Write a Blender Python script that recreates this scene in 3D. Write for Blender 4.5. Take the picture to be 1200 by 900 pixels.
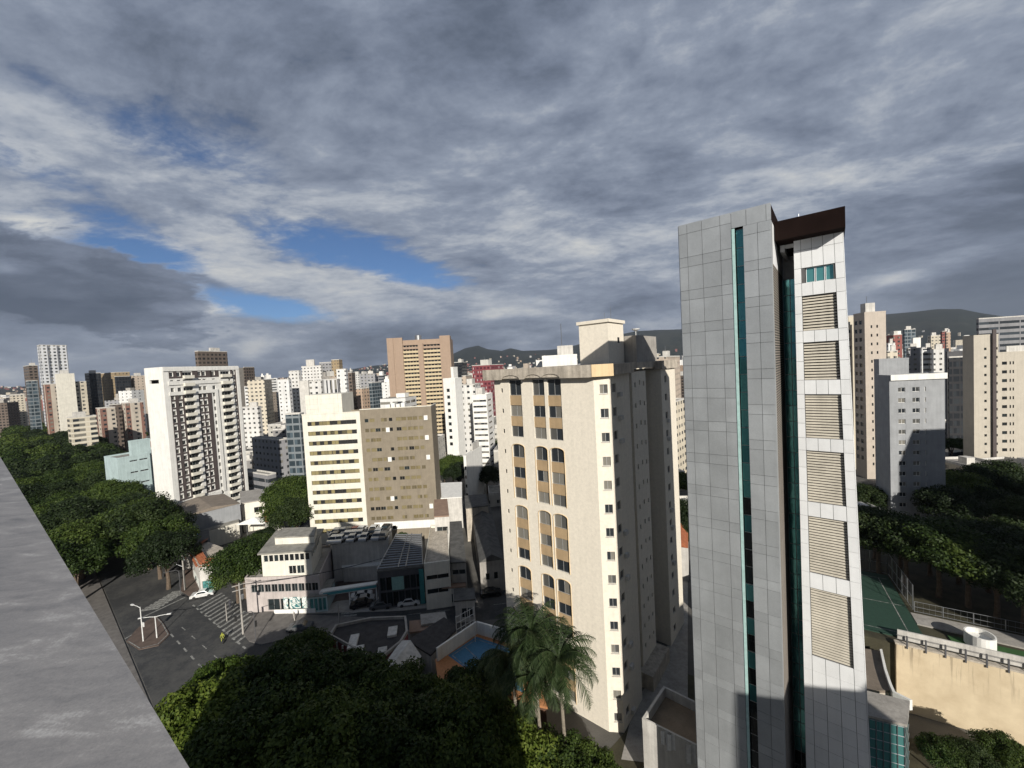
import bpy, math, random
import numpy as np
from mathutils import Vector, Matrix
random.seed(7); RNG = np.random.default_rng(7)
scene = bpy.context.scene
COL = scene.collection
for o in list(bpy.data.objects): bpy.data.objects.remove(o)

# ------------------------------------------------------------------ camera
F = 465.0                       # focal length in units of a 1200 px wide picture
EYE = Vector((0, 0, 46.0))      # eye height above the street
TH, RO = math.radians(2.4), math.radians(3.1)
_F = Vector((0, math.cos(TH), -math.sin(TH))); _R0 = Vector((1, 0, 0)); _U0 = Vector((0, math.sin(TH), math.cos(TH)))
_R = _R0 * math.cos(RO) - _U0 * math.sin(RO)
_U = _R0 * math.sin(RO) + _U0 * math.cos(RO)
cam = bpy.data.objects.new('camera', bpy.data.cameras.new('camera')); COL.objects.link(cam)
cam.matrix_world = Matrix(((_R.x, _U.x, -_F.x, EYE.x), (_R.y, _U.y, -_F.y, EYE.y), (_R.z, _U.z, -_F.z, EYE.z), (0, 0, 0, 1)))
cam.data.sensor_width = 36; cam.data.lens = F / 1200 * 36; cam.data.clip_start = 0.1; cam.data.clip_end = 30000
scene.camera = cam

def ray(px, py):
    d = _F + _R * ((px - 600) / F) - _U * ((py - 450) / F)
    return d
def G(px, py, z=0.0):
    d = ray(px, py); t = (z - EYE.z) / d.z
    return EYE + d * t
def Q(px, py, Y):
    d = ray(px, py); return EYE + d * (Y / d.y)
def proj(p):
    v = Vector(p) - EYE; k = v.dot(_F)
    if k <= 0: return (-9999, -9999)
    return (600 + F * v.dot(_R) / k, 450 - F * v.dot(_U) / k)

# ------------------------------------------------------------------ sun, sky, exposure
SUN_EL, SUN_AZ = math.radians(24), math.radians(180 - 12)      # azimuth clockwise from +Y
sdir = Vector((math.sin(SUN_AZ) * math.cos(SUN_EL), math.cos(SUN_AZ) * math.cos(SUN_EL), math.sin(SUN_EL)))
sun = bpy.data.objects.new('sun', bpy.data.lights.new('sun', 'SUN')); COL.objects.link(sun)
sun.data.energy = 5.0; sun.data.angle = math.radians(0.5); sun.data.color = (1.0, 0.945, 0.86)
sun.rotation_euler = sdir.to_track_quat('Z', 'Y').to_euler()
scene.view_settings.view_transform = 'Standard'; scene.view_settings.look = 'None'
scene.view_settings.gamma = 1.0; scene.view_settings.exposure = 0.16; scene.view_settings.use_curve_mapping = False
scene.cycles.max_bounces = 5; scene.cycles.diffuse_bounces = 2; scene.cycles.glossy_bounces = 2
scene.cycles.transparent_max_bounces = 6

class NT:
    """small helper for node trees"""
    def __init__(s, tree): s.t = tree; s.n = tree.nodes; s.l = tree.links
    def node(s, typ, **kw):
        n = s.n.new(typ)
        for k, v in kw.items(): setattr(n, k, v)
        return n
    def link(s, a, b): s.l.new(a, b)
    def inp(s, sock, v):
        if hasattr(v, 'is_linked') or hasattr(v, 'links'): s.l.new(v, sock)
        else: sock.default_value = v
    def m(s, op, a, b=0.0, c=0.0, clamp=False):
        n = s.n.new('ShaderNodeMath'); n.operation = op; n.use_clamp = clamp
        s.inp(n.inputs[0], a); s.inp(n.inputs[1], b); s.inp(n.inputs[2], c)
        return n.outputs[0]
    def mix(s, f, a, b):
        n = s.n.new('ShaderNodeMix'); n.data_type = 'RGBA'
        s.inp(n.inputs[0], f); s.inp(n.inputs[6], a); s.inp(n.inputs[7], b)
        return n.outputs[2]
    def ramp(s, f, stops, interp='LINEAR'):
        n = s.n.new('ShaderNodeValToRGB'); n.color_ramp.interpolation = interp
        e = n.color_ramp.elements
        while len(e) > 1: e.remove(e[-1])
        e[0].position = stops[0][0]; e[0].color = c4(stops[0][1])
        for p, c in stops[1:]:
            k = e.new(p); k.color = c4(c)
        s.l.new(f, n.inputs[0]); return n.outputs[0]
    def mr(s, v, a, b, c=0.0, d=1.0, smooth=False):
        n = s.n.new('ShaderNodeMapRange')
        if smooth: n.interpolation_type = 'SMOOTHSTEP'
        s.inp(n.inputs[0], v)
        for i, x in enumerate((a, b, c, d)): s.inp(n.inputs[1 + i], x)
        return n.outputs[0]
    def noise(s, vec, scale, detail=3, rough=.5, dist=0.0, dim='3D'):
        n = s.n.new('ShaderNodeTexNoise'); n.noise_dimensions = dim
        s.l.new(vec, n.inputs['Vector']); n.inputs['Scale'].default_value = scale
        n.inputs['Detail'].default_value = detail; n.inputs['Roughness'].default_value = rough
        n.inputs['Distortion'].default_value = dist
        return n.outputs[0]
def c4(c):
    if isinstance(c, (int, float)): return (c, c, c, 1)
    return (c[0], c[1], c[2], 1)

w = bpy.data.worlds.new('World'); scene.world = w; w.use_nodes = True
k = NT(w.node_tree); k.n.clear()
out = k.node('ShaderNodeOutputWorld')
sky = k.node('ShaderNodeTexSky'); sky.sky_type = 'NISHITA'; sky.sun_disc = False
sky.sun_elevation = SUN_EL; sky.sun_rotation = SUN_AZ
sky.dust_density = 0.0; sky.ozone_density = 6.0; sky.air_density = 0.8
bgs = k.node('ShaderNodeBackground'); bgs.inputs[1].default_value = 0.07; k.link(sky.outputs[0], bgs.inputs[0])
tc = k.node('ShaderNodeTexCoord'); dirv = tc.outputs['Generated']
nrm = k.node('ShaderNodeVectorMath', operation='NORMALIZE'); k.link(dirv, nrm.inputs[0]); dirv = nrm.outputs[0]
sep = k.node('ShaderNodeSeparateXYZ'); k.link(dirv, sep.inputs[0])
dz = k.m('ADD', k.m('MAXIMUM', sep.outputs[2], 0.0), 0.13)
comb = k.node('ShaderNodeCombineXYZ')
k.link(k.m('DIVIDE', sep.outputs[0], dz), comb.inputs[0]); k.link(k.m('DIVIDE', sep.outputs[1], dz), comb.inputs[1])
rot = k.node('ShaderNodeMapping'); rot.inputs['Rotation'].default_value = (0, 0, math.radians(28)); rot.inputs['Scale'].default_value = (1.0, 1.35, 1)
rot.inputs['Location'].default_value = (3.1, 1.7, 0)
k.link(comb.outputs[0], rot.inputs[0]); P = rot.outputs[0]
lowm = k.node('ShaderNodeMapping'); lowm.inputs['Scale'].default_value = (1, 1, 3.0); k.link(dirv, lowm.inputs[0]); PL = lowm.outputs[0]
elev = k.mr(sep.outputs[2], .04, .30, 0, 1, True)
def blend(a, b):
    return k.m('ADD', k.m('MULTIPLY', a, k.m('SUBTRACT', 1.0, elev)), k.m('MULTIPLY', b, elev))
n_big = blend(k.noise(PL, 1.1, 6, .6, .2), k.noise(P, 0.46, 6, .60, .25))
n_mid = blend(k.noise(PL, 3.4, 9, .64, .25), k.noise(P, 1.3, 9, .64, .3))
n_fine = blend(k.noise(PL, 13.0, 6, .65, .15), k.noise(P, 5.0, 8, .68, .2))
bright = k.m('ADD', k.m('ADD', k.m('MULTIPLY', n_big, .38), k.m('MULTIPLY', n_mid, .46)), k.m('MULTIPLY', n_fine, .16))
def blob(px, py, rx, ry, rot_deg=0):
    """soft patch of sky round a fixed compass direction and elevation"""
    d = ray(px, py).normalized(); az0 = math.atan2(d.x, d.y); el0 = math.asin(d.z)
    az = k.m('ARCTAN2', sep.outputs[0], sep.outputs[1]); el = k.m('ARCSINE', sep.outputs[2])
    a = k.m('MULTIPLY', k.m('SUBTRACT', az, az0), math.cos(el0)); e = k.m('SUBTRACT', el, el0)
    c, s_ = math.cos(math.radians(rot_deg)), math.sin(math.radians(rot_deg))
    a2 = k.m('ADD', k.m('MULTIPLY', a, c), k.m('MULTIPLY', e, s_)); e2 = k.m('SUBTRACT', k.m('MULTIPLY', e, c), k.m('MULTIPLY', a, s_))
    a2 = k.m('DIVIDE', a2, math.radians(rx)); e2 = k.m('DIVIDE', e2, math.radians(ry))
    r2 = k.m('ADD', k.m('MULTIPLY', a2, a2), k.m('MULTIPLY', e2, e2))
    return k.m('EXPONENT', k.m('MULTIPLY', r2, -1.0))
def addall(l):
    r = l[0]
    for x in l[1:]: r = k.m('ADD', r, x)
    return r
# gaps of blue
holes = addall([blob(165, 297, 6.5, 2.6, -14), k.m('MULTIPLY', blob(400, 290, 12, 3.0, -6), .95), blob(320, 362, 8.0, 1.6, -6), k.m('MULTIPLY', blob(15, 183, 6, 2.2, -15), .8),
                k.m('MULTIPLY', blob(240, 172, 12, 4.0, -15), .44), k.m('MULTIPLY', blob(490, 325, 8, 2.0, -12), .8),
                k.m('MULTIPLY', blob(120, 145, 11, 3.0, -10), .40), k.m('MULTIPLY', blob(620, 352, 3, 1.0, 0), .5)])
ragged = k.m('ADD', k.m('MULTIPLY', k.m('SUBTRACT', n_mid, .5), -1.7), k.m('MULTIPLY', k.m('SUBTRACT', n_fine, .5), -1.2))
hole = k.mr(k.m('ADD', holes, ragged), .36, .95, 0, 1, True)
# brighter thin zones and the dark banks of cloud
lift = addall([k.m('MULTIPLY', blob(300, 325, 17, 5.5, -3), .07), k.m('MULTIPLY', blob(330, 110, 22, 12, 0), .07), k.m('MULTIPLY', blob(1080, 95, 14, 6, 20), .07),
               k.m('MULTIPLY', blob(640, 270, 14, 6, 0), .04), k.m('MULTIPLY', blob(35, 262, 2.2, .9, -12), .10), k.m('MULTIPLY', blob(0, 312, 1.6, 1.2, 0), .10),
               k.m('MULTIPLY', blob(250, 362, 3.2, .7, 5), .09), k.m('MULTIPLY', blob(1053, 327, 1.6, .7, 0), .07), k.m('MULTIPLY', blob(1130, 300, 8, 1.6, 8), .05),
               k.m('MULTIPLY', blob(180, 393, 4.2, .7, 0), .08), k.m('MULTIPLY', blob(295, 412, 2.2, 1.2, 25), .09)])
bank = blob(70, 332, 12, 5.2, -8)
bank = k.mr(k.m('ADD', bank, k.m('ADD', k.m('MULTIPLY', k.m('SUBTRACT', n_mid, .5), 1.9), k.m('MULTIPLY', k.m('SUBTRACT', n_fine, .5), .9))), .34, .56, 0, 1, True)
dark = addall([k.m('MULTIPLY', bank, .13), k.m('MULTIPLY', blob(760, 360, 12, 3.5, 0), .06), k.m('MULTIPLY', blob(1180, 250, 12, 14, 0), .07), k.m('MULTIPLY', blob(30, 40, 16, 9, 0), .06),
               k.m('MULTIPLY', blob(480, 400, 12, 2.2, 0), .09), k.m('MULTIPLY', blob(250, 332, 1.7, .6, -25), .10), k.m('MULTIPLY', blob(1180, 340, 10, 4, 0), .05)])
b2 = k.m('SUBTRACT', k.m('ADD', bright, lift), dark)
b2 = k.m('ADD', k.m('MULTIPLY', k.m('SUBTRACT', b2, .5), 2.0), .535)
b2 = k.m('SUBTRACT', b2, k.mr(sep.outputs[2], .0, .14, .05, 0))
b2 = k.m('SUBTRACT', b2, k.m('MAXIMUM', k.mr(sep.outputs[1], .45, -.1, 0, .20), k.mr(sep.outputs[2], .62, .9, 0, .14)))  # unseen sky behind and overhead darkened to lower the ambient light
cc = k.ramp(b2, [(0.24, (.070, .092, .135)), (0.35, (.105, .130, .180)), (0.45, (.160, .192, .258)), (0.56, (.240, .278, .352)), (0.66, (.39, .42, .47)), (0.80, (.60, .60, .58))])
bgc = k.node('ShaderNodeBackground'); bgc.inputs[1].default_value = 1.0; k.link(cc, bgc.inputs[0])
mx = k.node('ShaderNodeMixShader')
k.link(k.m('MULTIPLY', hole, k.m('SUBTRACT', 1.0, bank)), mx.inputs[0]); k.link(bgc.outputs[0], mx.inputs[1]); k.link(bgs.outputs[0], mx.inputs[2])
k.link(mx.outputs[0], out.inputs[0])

# ------------------------------------------------------------------ materials
MATS = {}
def bsdf(name):
    m = bpy.data.materials.new(name); m.use_nodes = True
    t = NT(m.node_tree); b = t.n['Principled BSDF']; return m, t, b
def plaster(name, col, rough=.85, var=.16, scale=.6, streak=.12, metal=0.0, spec=.35, bump=0.0):
    """painted or mineral surface: blotches, vertical rain streaks, grain"""
    if name in MATS: return MATS[name]
    m, t, b = bsdf(name)
    g = t.node('ShaderNodeNewGeometry'); P = g.outputs['Position']
    n1 = t.noise(P, scale, 5, .6)
    mp = t.node('ShaderNodeMapping'); mp.inputs['Scale'].default_value = (1.6, 1.6, .09); t.link(P, mp.inputs[0])
    n2 = t.noise(mp.outputs[0], 1.4, 4, .6)
    n3 = t.noise(P, 9.0, 3, .6)
    f = t.m('ADD', t.m('MULTIPLY', t.mr(n1, .3, .7, -1, 1), var), t.m('MULTIPLY', t.mr(n2, .35, .75, .4, -1.0), streak))
    f = t.m('ADD', f, t.m('MULTIPLY', t.mr(n3, .3, .7, -1, 1), var * .45))
    f = t.m('ADD', f, 1.0)
    mul = t.node('ShaderNodeVectorMath', operation='SCALE'); mul.inputs[0].default_value = col[:3]; t.link(f, mul.inputs['Scale'])
    t.link(mul.outputs[0], b.inputs['Base Color'])
    b.inputs['Roughness'].default_value = rough; b.inputs['Metallic'].default_value = metal; b.inputs['Specular IOR Level'].default_value = spec
    if bump:
        bp = t.node('ShaderNodeBump'); bp.inputs['Strength'].default_value = bump; bp.inputs['Distance'].default_value = .05
        t.link(n3, bp.inputs['Height']); t.link(bp.outputs[0], b.inputs['Normal'])
    MATS[name] = m; return m
def flat(name, col, rough=.5, metal=0.0, spec=.5):
    if name in MATS: return MATS[name]
    m, t, b = bsdf(name)
    g = t.node('ShaderNodeNewGeometry')
    n = t.noise(g.outputs['Position'], 3.0, 3)
    mul = t.node('ShaderNodeVectorMath', operation='SCALE'); mul.inputs[0].default_value = col[:3]; t.link(t.mr(n, .3, .7, .88, 1.12), mul.inputs['Scale'])
    t.link(mul.outputs[0], b.inputs['Base Color']); b.inputs['Roughness'].default_value = rough; b.inputs['Metallic'].default_value = metal
    b.inputs['Specular IOR Level'].default_value = spec
    MATS[name] = m; return m
def glassy(name, a, bcol, c=None, rough=.12):
    """window pane: dark room or drawn curtain, differs per window object"""
    if name in MATS: return MATS[name]
    m, t, b = bsdf(name)
    oi = t.node('ShaderNodeObjectInfo')
    g = t.node('ShaderNodeNewGeometry')
    r = t.m('FRACT', t.m('ADD', t.m('MULTIPLY', oi.outputs['Random'], 7.31), t.m('MULTIPLY', g.outputs['Random Per Island'], 3.7)))
    stops = [(0, a), (.45, a), (.55, bcol), (1, bcol)] if c is None else [(0, a), (.38, a), (.45, bcol), (.78, bcol), (.84, c), (1, c)]
    t.link(t.ramp(r, stops), b.inputs['Base Color'])
    b.inputs['Roughness'].default_value = rough; b.inputs['Specular IOR Level'].default_value = .6
    MATS[name] = m; return m
def facade(name, wall, glass=(.035, .04, .045), curt=(.22, .21, .18), bay=3.0, wf=.55, hf=.45, fl=3.0, band=None, bandw=0.0, balc=None):
    """far-off facade: wall with a grid of windows, laid in metres over the wall"""
    if name in MATS: return MATS[name]
    m, t, b = bsdf(name)
    uv = t.node('ShaderNodeUVMap'); s = t.node('ShaderNodeSeparateXYZ'); t.link(uv.outputs[0], s.inputs[0])
    oi = t.node('ShaderNodeObjectInfo')
    u = t.m('DIVIDE', t.m('ADD', s.outputs[0], t.m('MULTIPLY', oi.outputs['Random'], 1.7)), bay); v = t.m('DIVIDE', s.outputs[1], fl)
    fu = t.m('FRACT', u); fv = t.m('FRACT', v)
    mu = t.m('LESS_THAN', t.m('ABSOLUTE', t.m('SUBTRACT', fu, .5)), wf / 2)
    mv = t.m('LESS_THAN', t.m('ABSOLUTE', t.m('SUBTRACT', fv, .55)), hf / 2)
    cell = t.node('ShaderNodeCombineXYZ'); t.link(t.m('FLOOR', t.m('MULTIPLY', u, 2)), cell.inputs[0]); t.link(t.m('FLOOR', v), cell.inputs[1]); t.link(oi.outputs['Random'], cell.inputs[2])
    wn = t.node('ShaderNodeTexWhiteNoise'); t.link(cell.outputs[0], wn.inputs[0])
    gl = t.mix(t.m('GREATER_THAN', wn.outputs[0], .62), c4(glass), c4(curt))
    g = t.node('ShaderNodeNewGeometry')
    n = t.noise(g.outputs['Position'], .12, 5, .6)
    mp = t.node('ShaderNodeMapping'); mp.inputs['Scale'].default_value = (.8, .8, .05); t.link(g.outputs['Position'], mp.inputs[0])
    n2 = t.noise(mp.outputs[0], 1.0, 4, .6)
    mul = t.node('ShaderNodeVectorMath', operation='SCALE')
    wl = c4(wall)
    if band: wl = t.mix(t.m('LESS_THAN', t.m('FRACT', t.m('DIVIDE', u, 2)), bandw), c4(wall), c4(band)); t.link(wl, mul.inputs[0])
    else: mul.inputs[0].default_value = wall[:3]
    t.link(t.m('MULTIPLY', t.mr(n, .3, .7, .85, 1.08), t.mr(n2, .35, .7, 1.05, .86)), mul.inputs['Scale'])
    wcol = mul.outputs[0]
    if balc:  # a lighter slab edge line under each row
        wcol = t.mix(t.m('LESS_THAN', fv, .14), wcol, c4(balc))
    msk = t.m('MULTIPLY', mu, mv)
    t.link(t.mix(msk, wcol, gl), b.inputs['Base Color'])
    t.link(t.mr(msk, 0, 1, .85, .22), b.inputs['Roughness'])
    bp = t.node('ShaderNodeBump'); bp.inputs['Distance'].default_value = .25; bp.inputs['Strength'].default_value = .5
    t.link(t.m('SUBTRACT', 1.0, msk), bp.inputs['Height']); t.link(bp.outputs[0], b.inputs['Normal'])
    MATS[name] = m; return m

# ------------------------------------------------------------------ mesh building
class MB:
    def __init__(s): s.v = []; s.f = []; s.mi = []
    def face(s, pts, mi=0):
        b = len(s.v); s.v.extend([tuple(p) for p in pts]); s.f.append(tuple(range(b, b + len(pts)))); s.mi.append(mi)
    def box(s, x0, x1, y0, y1, z0, z1, mi=0, top=None, bottom=True):
        if x0 > x1: x0, x1 = x1, x0
        if y0 > y1: y0, y1 = y1, y0
        b = len(s.v)
        s.v += [(x0, y0, z0), (x1, y0, z0), (x1, y1, z0), (x0, y1, z0), (x0, y0, z1), (x1, y0, z1), (x1, y1, z1), (x0, y1, z1)]
        fs = [(0, 1, 5, 4), (1, 2, 6, 5), (2, 3, 7, 6), (3, 0, 4, 7), (4, 5, 6, 7)] + ([(3, 2, 1, 0)] if bottom else [])
        for i, f in enumerate(fs):
            s.f.append(tuple(b + q for q in f)); s.mi.append(top if (i == 4 and top is not None) else mi)
    def obox(s, c, ex, ey, z0, z1, ang, mi=0, top=None):
        """box centred at c, half sizes ex, ey, turned by ang"""
        ca, sa = math.cos(ang), math.sin(ang); b = len(s.v)
        for z in (z0, z1):
            for (x, y) in ((-ex, -ey), (ex, -ey), (ex, ey), (-ex, ey)):
                s.v.append((c[0] + x * ca - y * sa, c[1] + x * sa + y * ca, z))
        for i, f in enumerate([(0, 1, 5, 4), (1, 2, 6, 5), (2, 3, 7, 6), (3, 0, 4, 7), (4, 5, 6, 7), (3, 2, 1, 0)]):
            s.f.append(tuple(b + q for q in f)); s.mi.append(top if (i == 4 and top is not None) else mi)
    def prism(s, poly, z0, z1, mi=0, top=None, bottom=True):
        n = len(poly)
        A = sum(poly[i][0] * poly[(i + 1) % n][1] - poly[(i + 1) % n][0] * poly[i][1] for i in range(n))
        if A < 0: poly = poly[::-1]
        zt = z1 if isinstance(z1, (list, tuple)) else [z1] * n
        for i in range(n):
            j = (i + 1) % n; p, q = poly[i], poly[j]
            s.face([(p[0], p[1], z0), (q[0], q[1], z0), (q[0], q[1], zt[j]), (p[0], p[1], zt[i])], mi)
        s.face([(p[0], p[1], zt[i]) for i, p in enumerate(poly)], mi if top is None else top)
        if bottom: s.face([(p[0], p[1], z0) for p in poly[::-1]], mi)
    def tube(s, pts, r, n=6, mi=0, cap=True):
        pts = [Vector(p) for p in pts]; rs = r if isinstance(r, (list, tuple)) else [r] * len(pts); rings = []
        for i, p in enumerate(pts):
            d = (pts[min(i + 1, len(pts) - 1)] - pts[max(i - 1, 0)]).normalized()
            a = d.cross(Vector((0, 0, 1)) if abs(d.z) < .9 else Vector((1, 0, 0))).normalized(); c = d.cross(a)
            b = len(s.v); rings.append(b)
            for j in range(n):
                an = 2 * math.pi * j / n; q = p + (a * math.cos(an) + c * math.sin(an)) * rs[i]; s.v.append(tuple(q))
        for i in range(len(rings) - 1):
            for j in range(n):
                k2 = (j + 1) % n
                s.f.append((rings[i] + j, rings[i] + k2, rings[i + 1] + k2, rings[i + 1] + j)); s.mi.append(mi)
        if cap:
            s.f.append(tuple(rings[0] + j for j in range(n))); s.mi.append(mi)
            s.f.append(tuple(rings[-1] + j for j in range(n))[::-1]); s.mi.append(mi)
    def lathe(s, c, prof, n=20, mi=0):
        rings = []
        for (r, z) in prof:
            b = len(s.v); rings.append(b)
            for j in range(n): s.v.append((c[0] + r * math.cos(2 * math.pi * j / n), c[1] + r * math.sin(2 * math.pi * j / n), c[2] + z))
        for i in range(len(rings) - 1):
            for j in range(n):
                k2 = (j + 1) % n; s.f.append((rings[i] + j, rings[i] + k2, rings[i + 1] + k2, rings[i + 1] + j)); s.mi.append(mi)
        s.f.append(tuple(rings[0] + j for j in range(n))[::-1]); s.mi.append(mi)
        s.f.append(tuple(rings[-1] + j for j in range(n))); s.mi.append(mi)
    def mesh(s, name, mats):
        me = bpy.data.meshes.new(name); me.from_pydata(s.v, [], s.f)
        for m in mats: me.materials.append(m)
        me.polygons.foreach_set('material_index', s.mi)
        uvl = me.uv_layers.new(name='UVMap')
        co = np.array(s.v, dtype=float)
        data = np.zeros((len(me.loops), 2)); li = 0
        for f in s.f:
            p = co[list(f)]
            nrm = np.cross(p[1] - p[0], p[2] - p[0]) if len(f) > 2 else np.array([0, 0, 1.])
            L = np.linalg.norm(nrm)
            if L < 1e-9 or abs(nrm[2]) / L > .7: data[li:li + len(f)] = p[:, :2]
            else:
                h = math.hypot(nrm[0], nrm[1]); tx, ty = -nrm[1] / h, nrm[0] / h
                data[li:li + len(f), 0] = p[:, 0] * tx + p[:, 1] * ty; data[li:li + len(f), 1] = p[:, 2]
            li += len(f)
        uvl.data.foreach_set('uv', data.ravel())
        me.update(); return me
    def build(s, name, mats, parent=None, shade=False):
        if not isinstance(mats, (list, tuple)): mats = [mats]
        o = bpy.data.objects.new(name, s.mesh(name, mats)); COL.objects.link(o)
        if parent is not None: o.parent = parent
        if shade: o.data.shade_smooth()
        return o
def tag(o, label, cat, group=None, kind=None):
    if label: o['label'] = label
    if cat: o['category'] = cat
    if group: o['group'] = group
    if kind: o['kind'] = kind
    return o
def empty(name, loc=(0, 0, 0), rz=0.0, label=None, cat=None, group=None):
    o = bpy.data.objects.new(name, None); COL.objects.link(o); o.location = loc; o.rotation_euler = (0, 0, rz); o.empty_display_size = .2
    tag(o, label, cat, group); return o
def link(o, parent=None, loc=None, rz=None, scale=None, name=None, data=None):
    c = o.copy(); COL.objects.link(c)
    if parent is not None: c.parent = parent
    if loc is not None: c.location = loc
    if rz is not None: c.rotation_euler = (0, 0, rz)
    if scale is not None: c.scale = scale
    return c
def inst(name, mesh, parent=None, loc=(0, 0, 0), rz=0.0, scale=None):
    o = bpy.data.objects.new(name, mesh); COL.objects.link(o); o.location = loc; o.rotation_euler = (0, 0, rz)
    if parent is not None: o.parent = parent
    if scale is not None: o.scale = scale
    if mesh.name in FRAME:
        f = bpy.data.objects.new('frame', FRAME[mesh.name]); COL.objects.link(f); f.parent = o
    return o
def copy_tree(o, parent=None):
    c = o.copy(); COL.objects.link(c); c.parent = parent
    for ch in o.children: copy_tree(ch, c)
    return c

# wall with real openings ------------------------------------------
def wall_open(mb, org, d, W, z0, z1, ops, depth=.22, mi=0, mr=None):
    """org (x,y), d unit (x,y) with the outside on its right hand; ops = (a0,a1,z0,z1)"""
    mr = mi if mr is None else mr
    inn = (-d[1], d[0])
    P = lambda a, z, t=0.0: (org[0] + d[0] * a + inn[0] * t, org[1] + d[1] * a + inn[1] * t, z)
    zs = sorted({z0, z1} | {o[2] for o in ops} | {o[3] for o in ops})
    for i in range(len(zs) - 1):
        a, b = zs[i], zs[i + 1]
        if b - a < 1e-4: continue
        cur = sorted([o for o in ops if o[2] <= a + 1e-4 and o[3] >= b - 1e-4])
        x = 0.0
        for o in cur:
            if o[0] > x + 1e-4: mb.face([P(x, a), P(o[0], a), P(o[0], b), P(x, b)], mi)
            x = max(x, o[1])
        if x < W - 1e-4: mb.face([P(x, a), P(W, a), P(W, b), P(x, b)], mi)
    for (a0, a1, b0, b1) in [o[:4] for o in ops]:
        mb.face([P(a0, b0), P(a1, b0), P(a1, b0, depth), P(a0, b0, depth)], mr)
        mb.face([P(a0, b1, depth), P(a1, b1, depth), P(a1, b1), P(a0, b1)], mr)
        mb.face([P(a0, b0, depth), P(a0, b1, depth), P(a0, b1), P(a0, b0)], mr)
        mb.face([P(a1, b0), P(a1, b1), P(a1, b1, depth), P(a1, b0, depth)], mr)
WIN = {}; FRAME = {}
def win_mesh(wd, h, panes, fm, gm, t=.05):
    key = (round(wd, 2), round(h, 2), panes, fm.name, gm.name)
    if key in WIN: return WIN[key]
    mb = MB(); f = t
    mb.box(0, wd, -.03, .05, 0, f, 0); mb.box(0, wd, -.03, .05, h - f, h, 0)
    mb.box(0, f, -.03, .05, f, h - f, 0); mb.box(wd - f, wd, -.03, .05, f, h - f, 0)
    pw = wd / panes
    for i in range(1, panes): mb.box(pw * i - f * .45, pw * i + f * .45, -.02, .05, f, h - f, 0)
    g = MB()
    for i in range(panes): g.face([(pw * i, .02, 0), (pw * (i + 1), .02, 0), (pw * (i + 1), .02, h), (pw * i, .02, h)], 0)
    WIN[key] = g.mesh('window', [gm]); FRAME[WIN[key].name] = mb.mesh('frame', [fm]); return WIN[key]
def put_windows(root, items, limit=100, name='window'):
    """items: (mesh, loc, rz). Nearest `limit` singly, the rest in one piece"""
    items = sorted(items, key=lambda q: (root_world(root, q[1]) - EYE).length)
    for me, loc, rz in items[:limit]: inst(name, me, root, loc, rz)
    rest = items[limit:]
    if rest:
        mb = MB(); mats = []
        for me, loc, rz in [(m_, l_, r_) for me_, l_, r_ in rest for m_ in (me_, FRAME[me_.name])]:
            if me.materials[0] not in mats: mats.append(me.materials[0])
            b = len(mb.v); ca, sa = math.cos(rz), math.sin(rz)
            for v in me.vertices:
                x, y, z = v.co; mb.v.append((loc[0] + x * ca - y * sa, loc[1] + x * sa + y * ca, loc[2] + z))
            for p in me.polygons: mb.f.append(tuple(b + i for i in p.vertices)); mb.mi.append(mats.index(me.materials[0]))
        o = mb.build(name, mats, root); o['kind'] = 'stuff'
def root_world(root, p):
    a = root.rotation_euler.z; ca, sa = math.cos(a), math.sin(a)
    return Vector((root.location.x + p[0] * ca - p[1] * sa, root.location.y + p[0] * sa + p[1] * ca, root.location.z + p[2]))

FOOT = []       # occupied ground: (x, y, radius)
def solve(L, C, R, yt, Y, beta, w=None, d=None, chk=''):
    """corner nearest the camera seen at column C; returns corner, width to L, depth to R, top height"""
    c = Q(C, yt, Y); b = math.radians(beta); bx, by = math.sin(b), math.cos(b); ax, ay = -math.cos(b), math.sin(b)
    def cut(px, dx, dy):
        r = ray(px, yt); den = dx * r.y - dy * r.x
        return (c.y * r.x - c.x * r.y) / den
    if w is None: w = cut(L, ax, ay)
    if d is None: d = cut(R, bx, by)
    if not (0.3 < w < 80 and 0.3 < d < 90): print('BAD SOLVE', L, C, R, 'w', round(w, 1), 'd', round(d, 1))
    w = min(max(w, .6), 60); d = min(max(d, 3), 45)
    org = (c.x + ax * w, c.y + ay * w)           # left end of face A = local origin
    for i in range(5):
        for j in range(5):
            u, v = w * i / 4, d * j / 4
            FOOT.append((org[0] + u * math.cos(b) + v * math.sin(b), org[1] - u * math.sin(b) + v * math.cos(b), max(w, d) / 7 + 2))
    return org, w, d, c.z, -b
# ------------------------------------------------------------------ common materials
M_beige = plaster('beige_tile', (.76, .70, .59), var=.07, scale=2.6, streak=.05, bump=.15)
M_conc = plaster('weathered_concrete', (.45, .40, .33), var=.22, scale=1.0, streak=.35, bump=.3)
M_conc2 = plaster('plain_concrete', (.34, .32, .29), var=.18, streak=.2)
M_white = plaster('white_paint', (.76, .75, .71), var=.07, streak=.12)
M_dirtyw = plaster('dirty_white_paint', (.55, .53, .49), var=.14, streak=.22)
M_cream = plaster('cream_paint', (.70, .67, .58), var=.08, streak=.12)
M_peach = plaster('peach_paint', (.66, .50, .30), var=.10, streak=.12)
M_tan = plaster('tan_panel', (.40, .29, .17), var=.12, streak=.10, rough=.6)
M_brown = plaster('brown_paint', (.235, .20, .15), var=.10, streak=.10)
M_dbrown = plaster('dark_brown_tile', (.085, .07, .068), var=.12, streak=.08)
M_grey = plaster('grey_paint', (.30, .31, .32), var=.10, streak=.12)
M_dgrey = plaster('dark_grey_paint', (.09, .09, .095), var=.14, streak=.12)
M_pale = plaster('pale_blue_paint', (.42, .52, .52), var=.10, streak=.15)
M_pink = plaster('pinkish_paint', (.47, .42, .395), var=.12, streak=.22)
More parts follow.
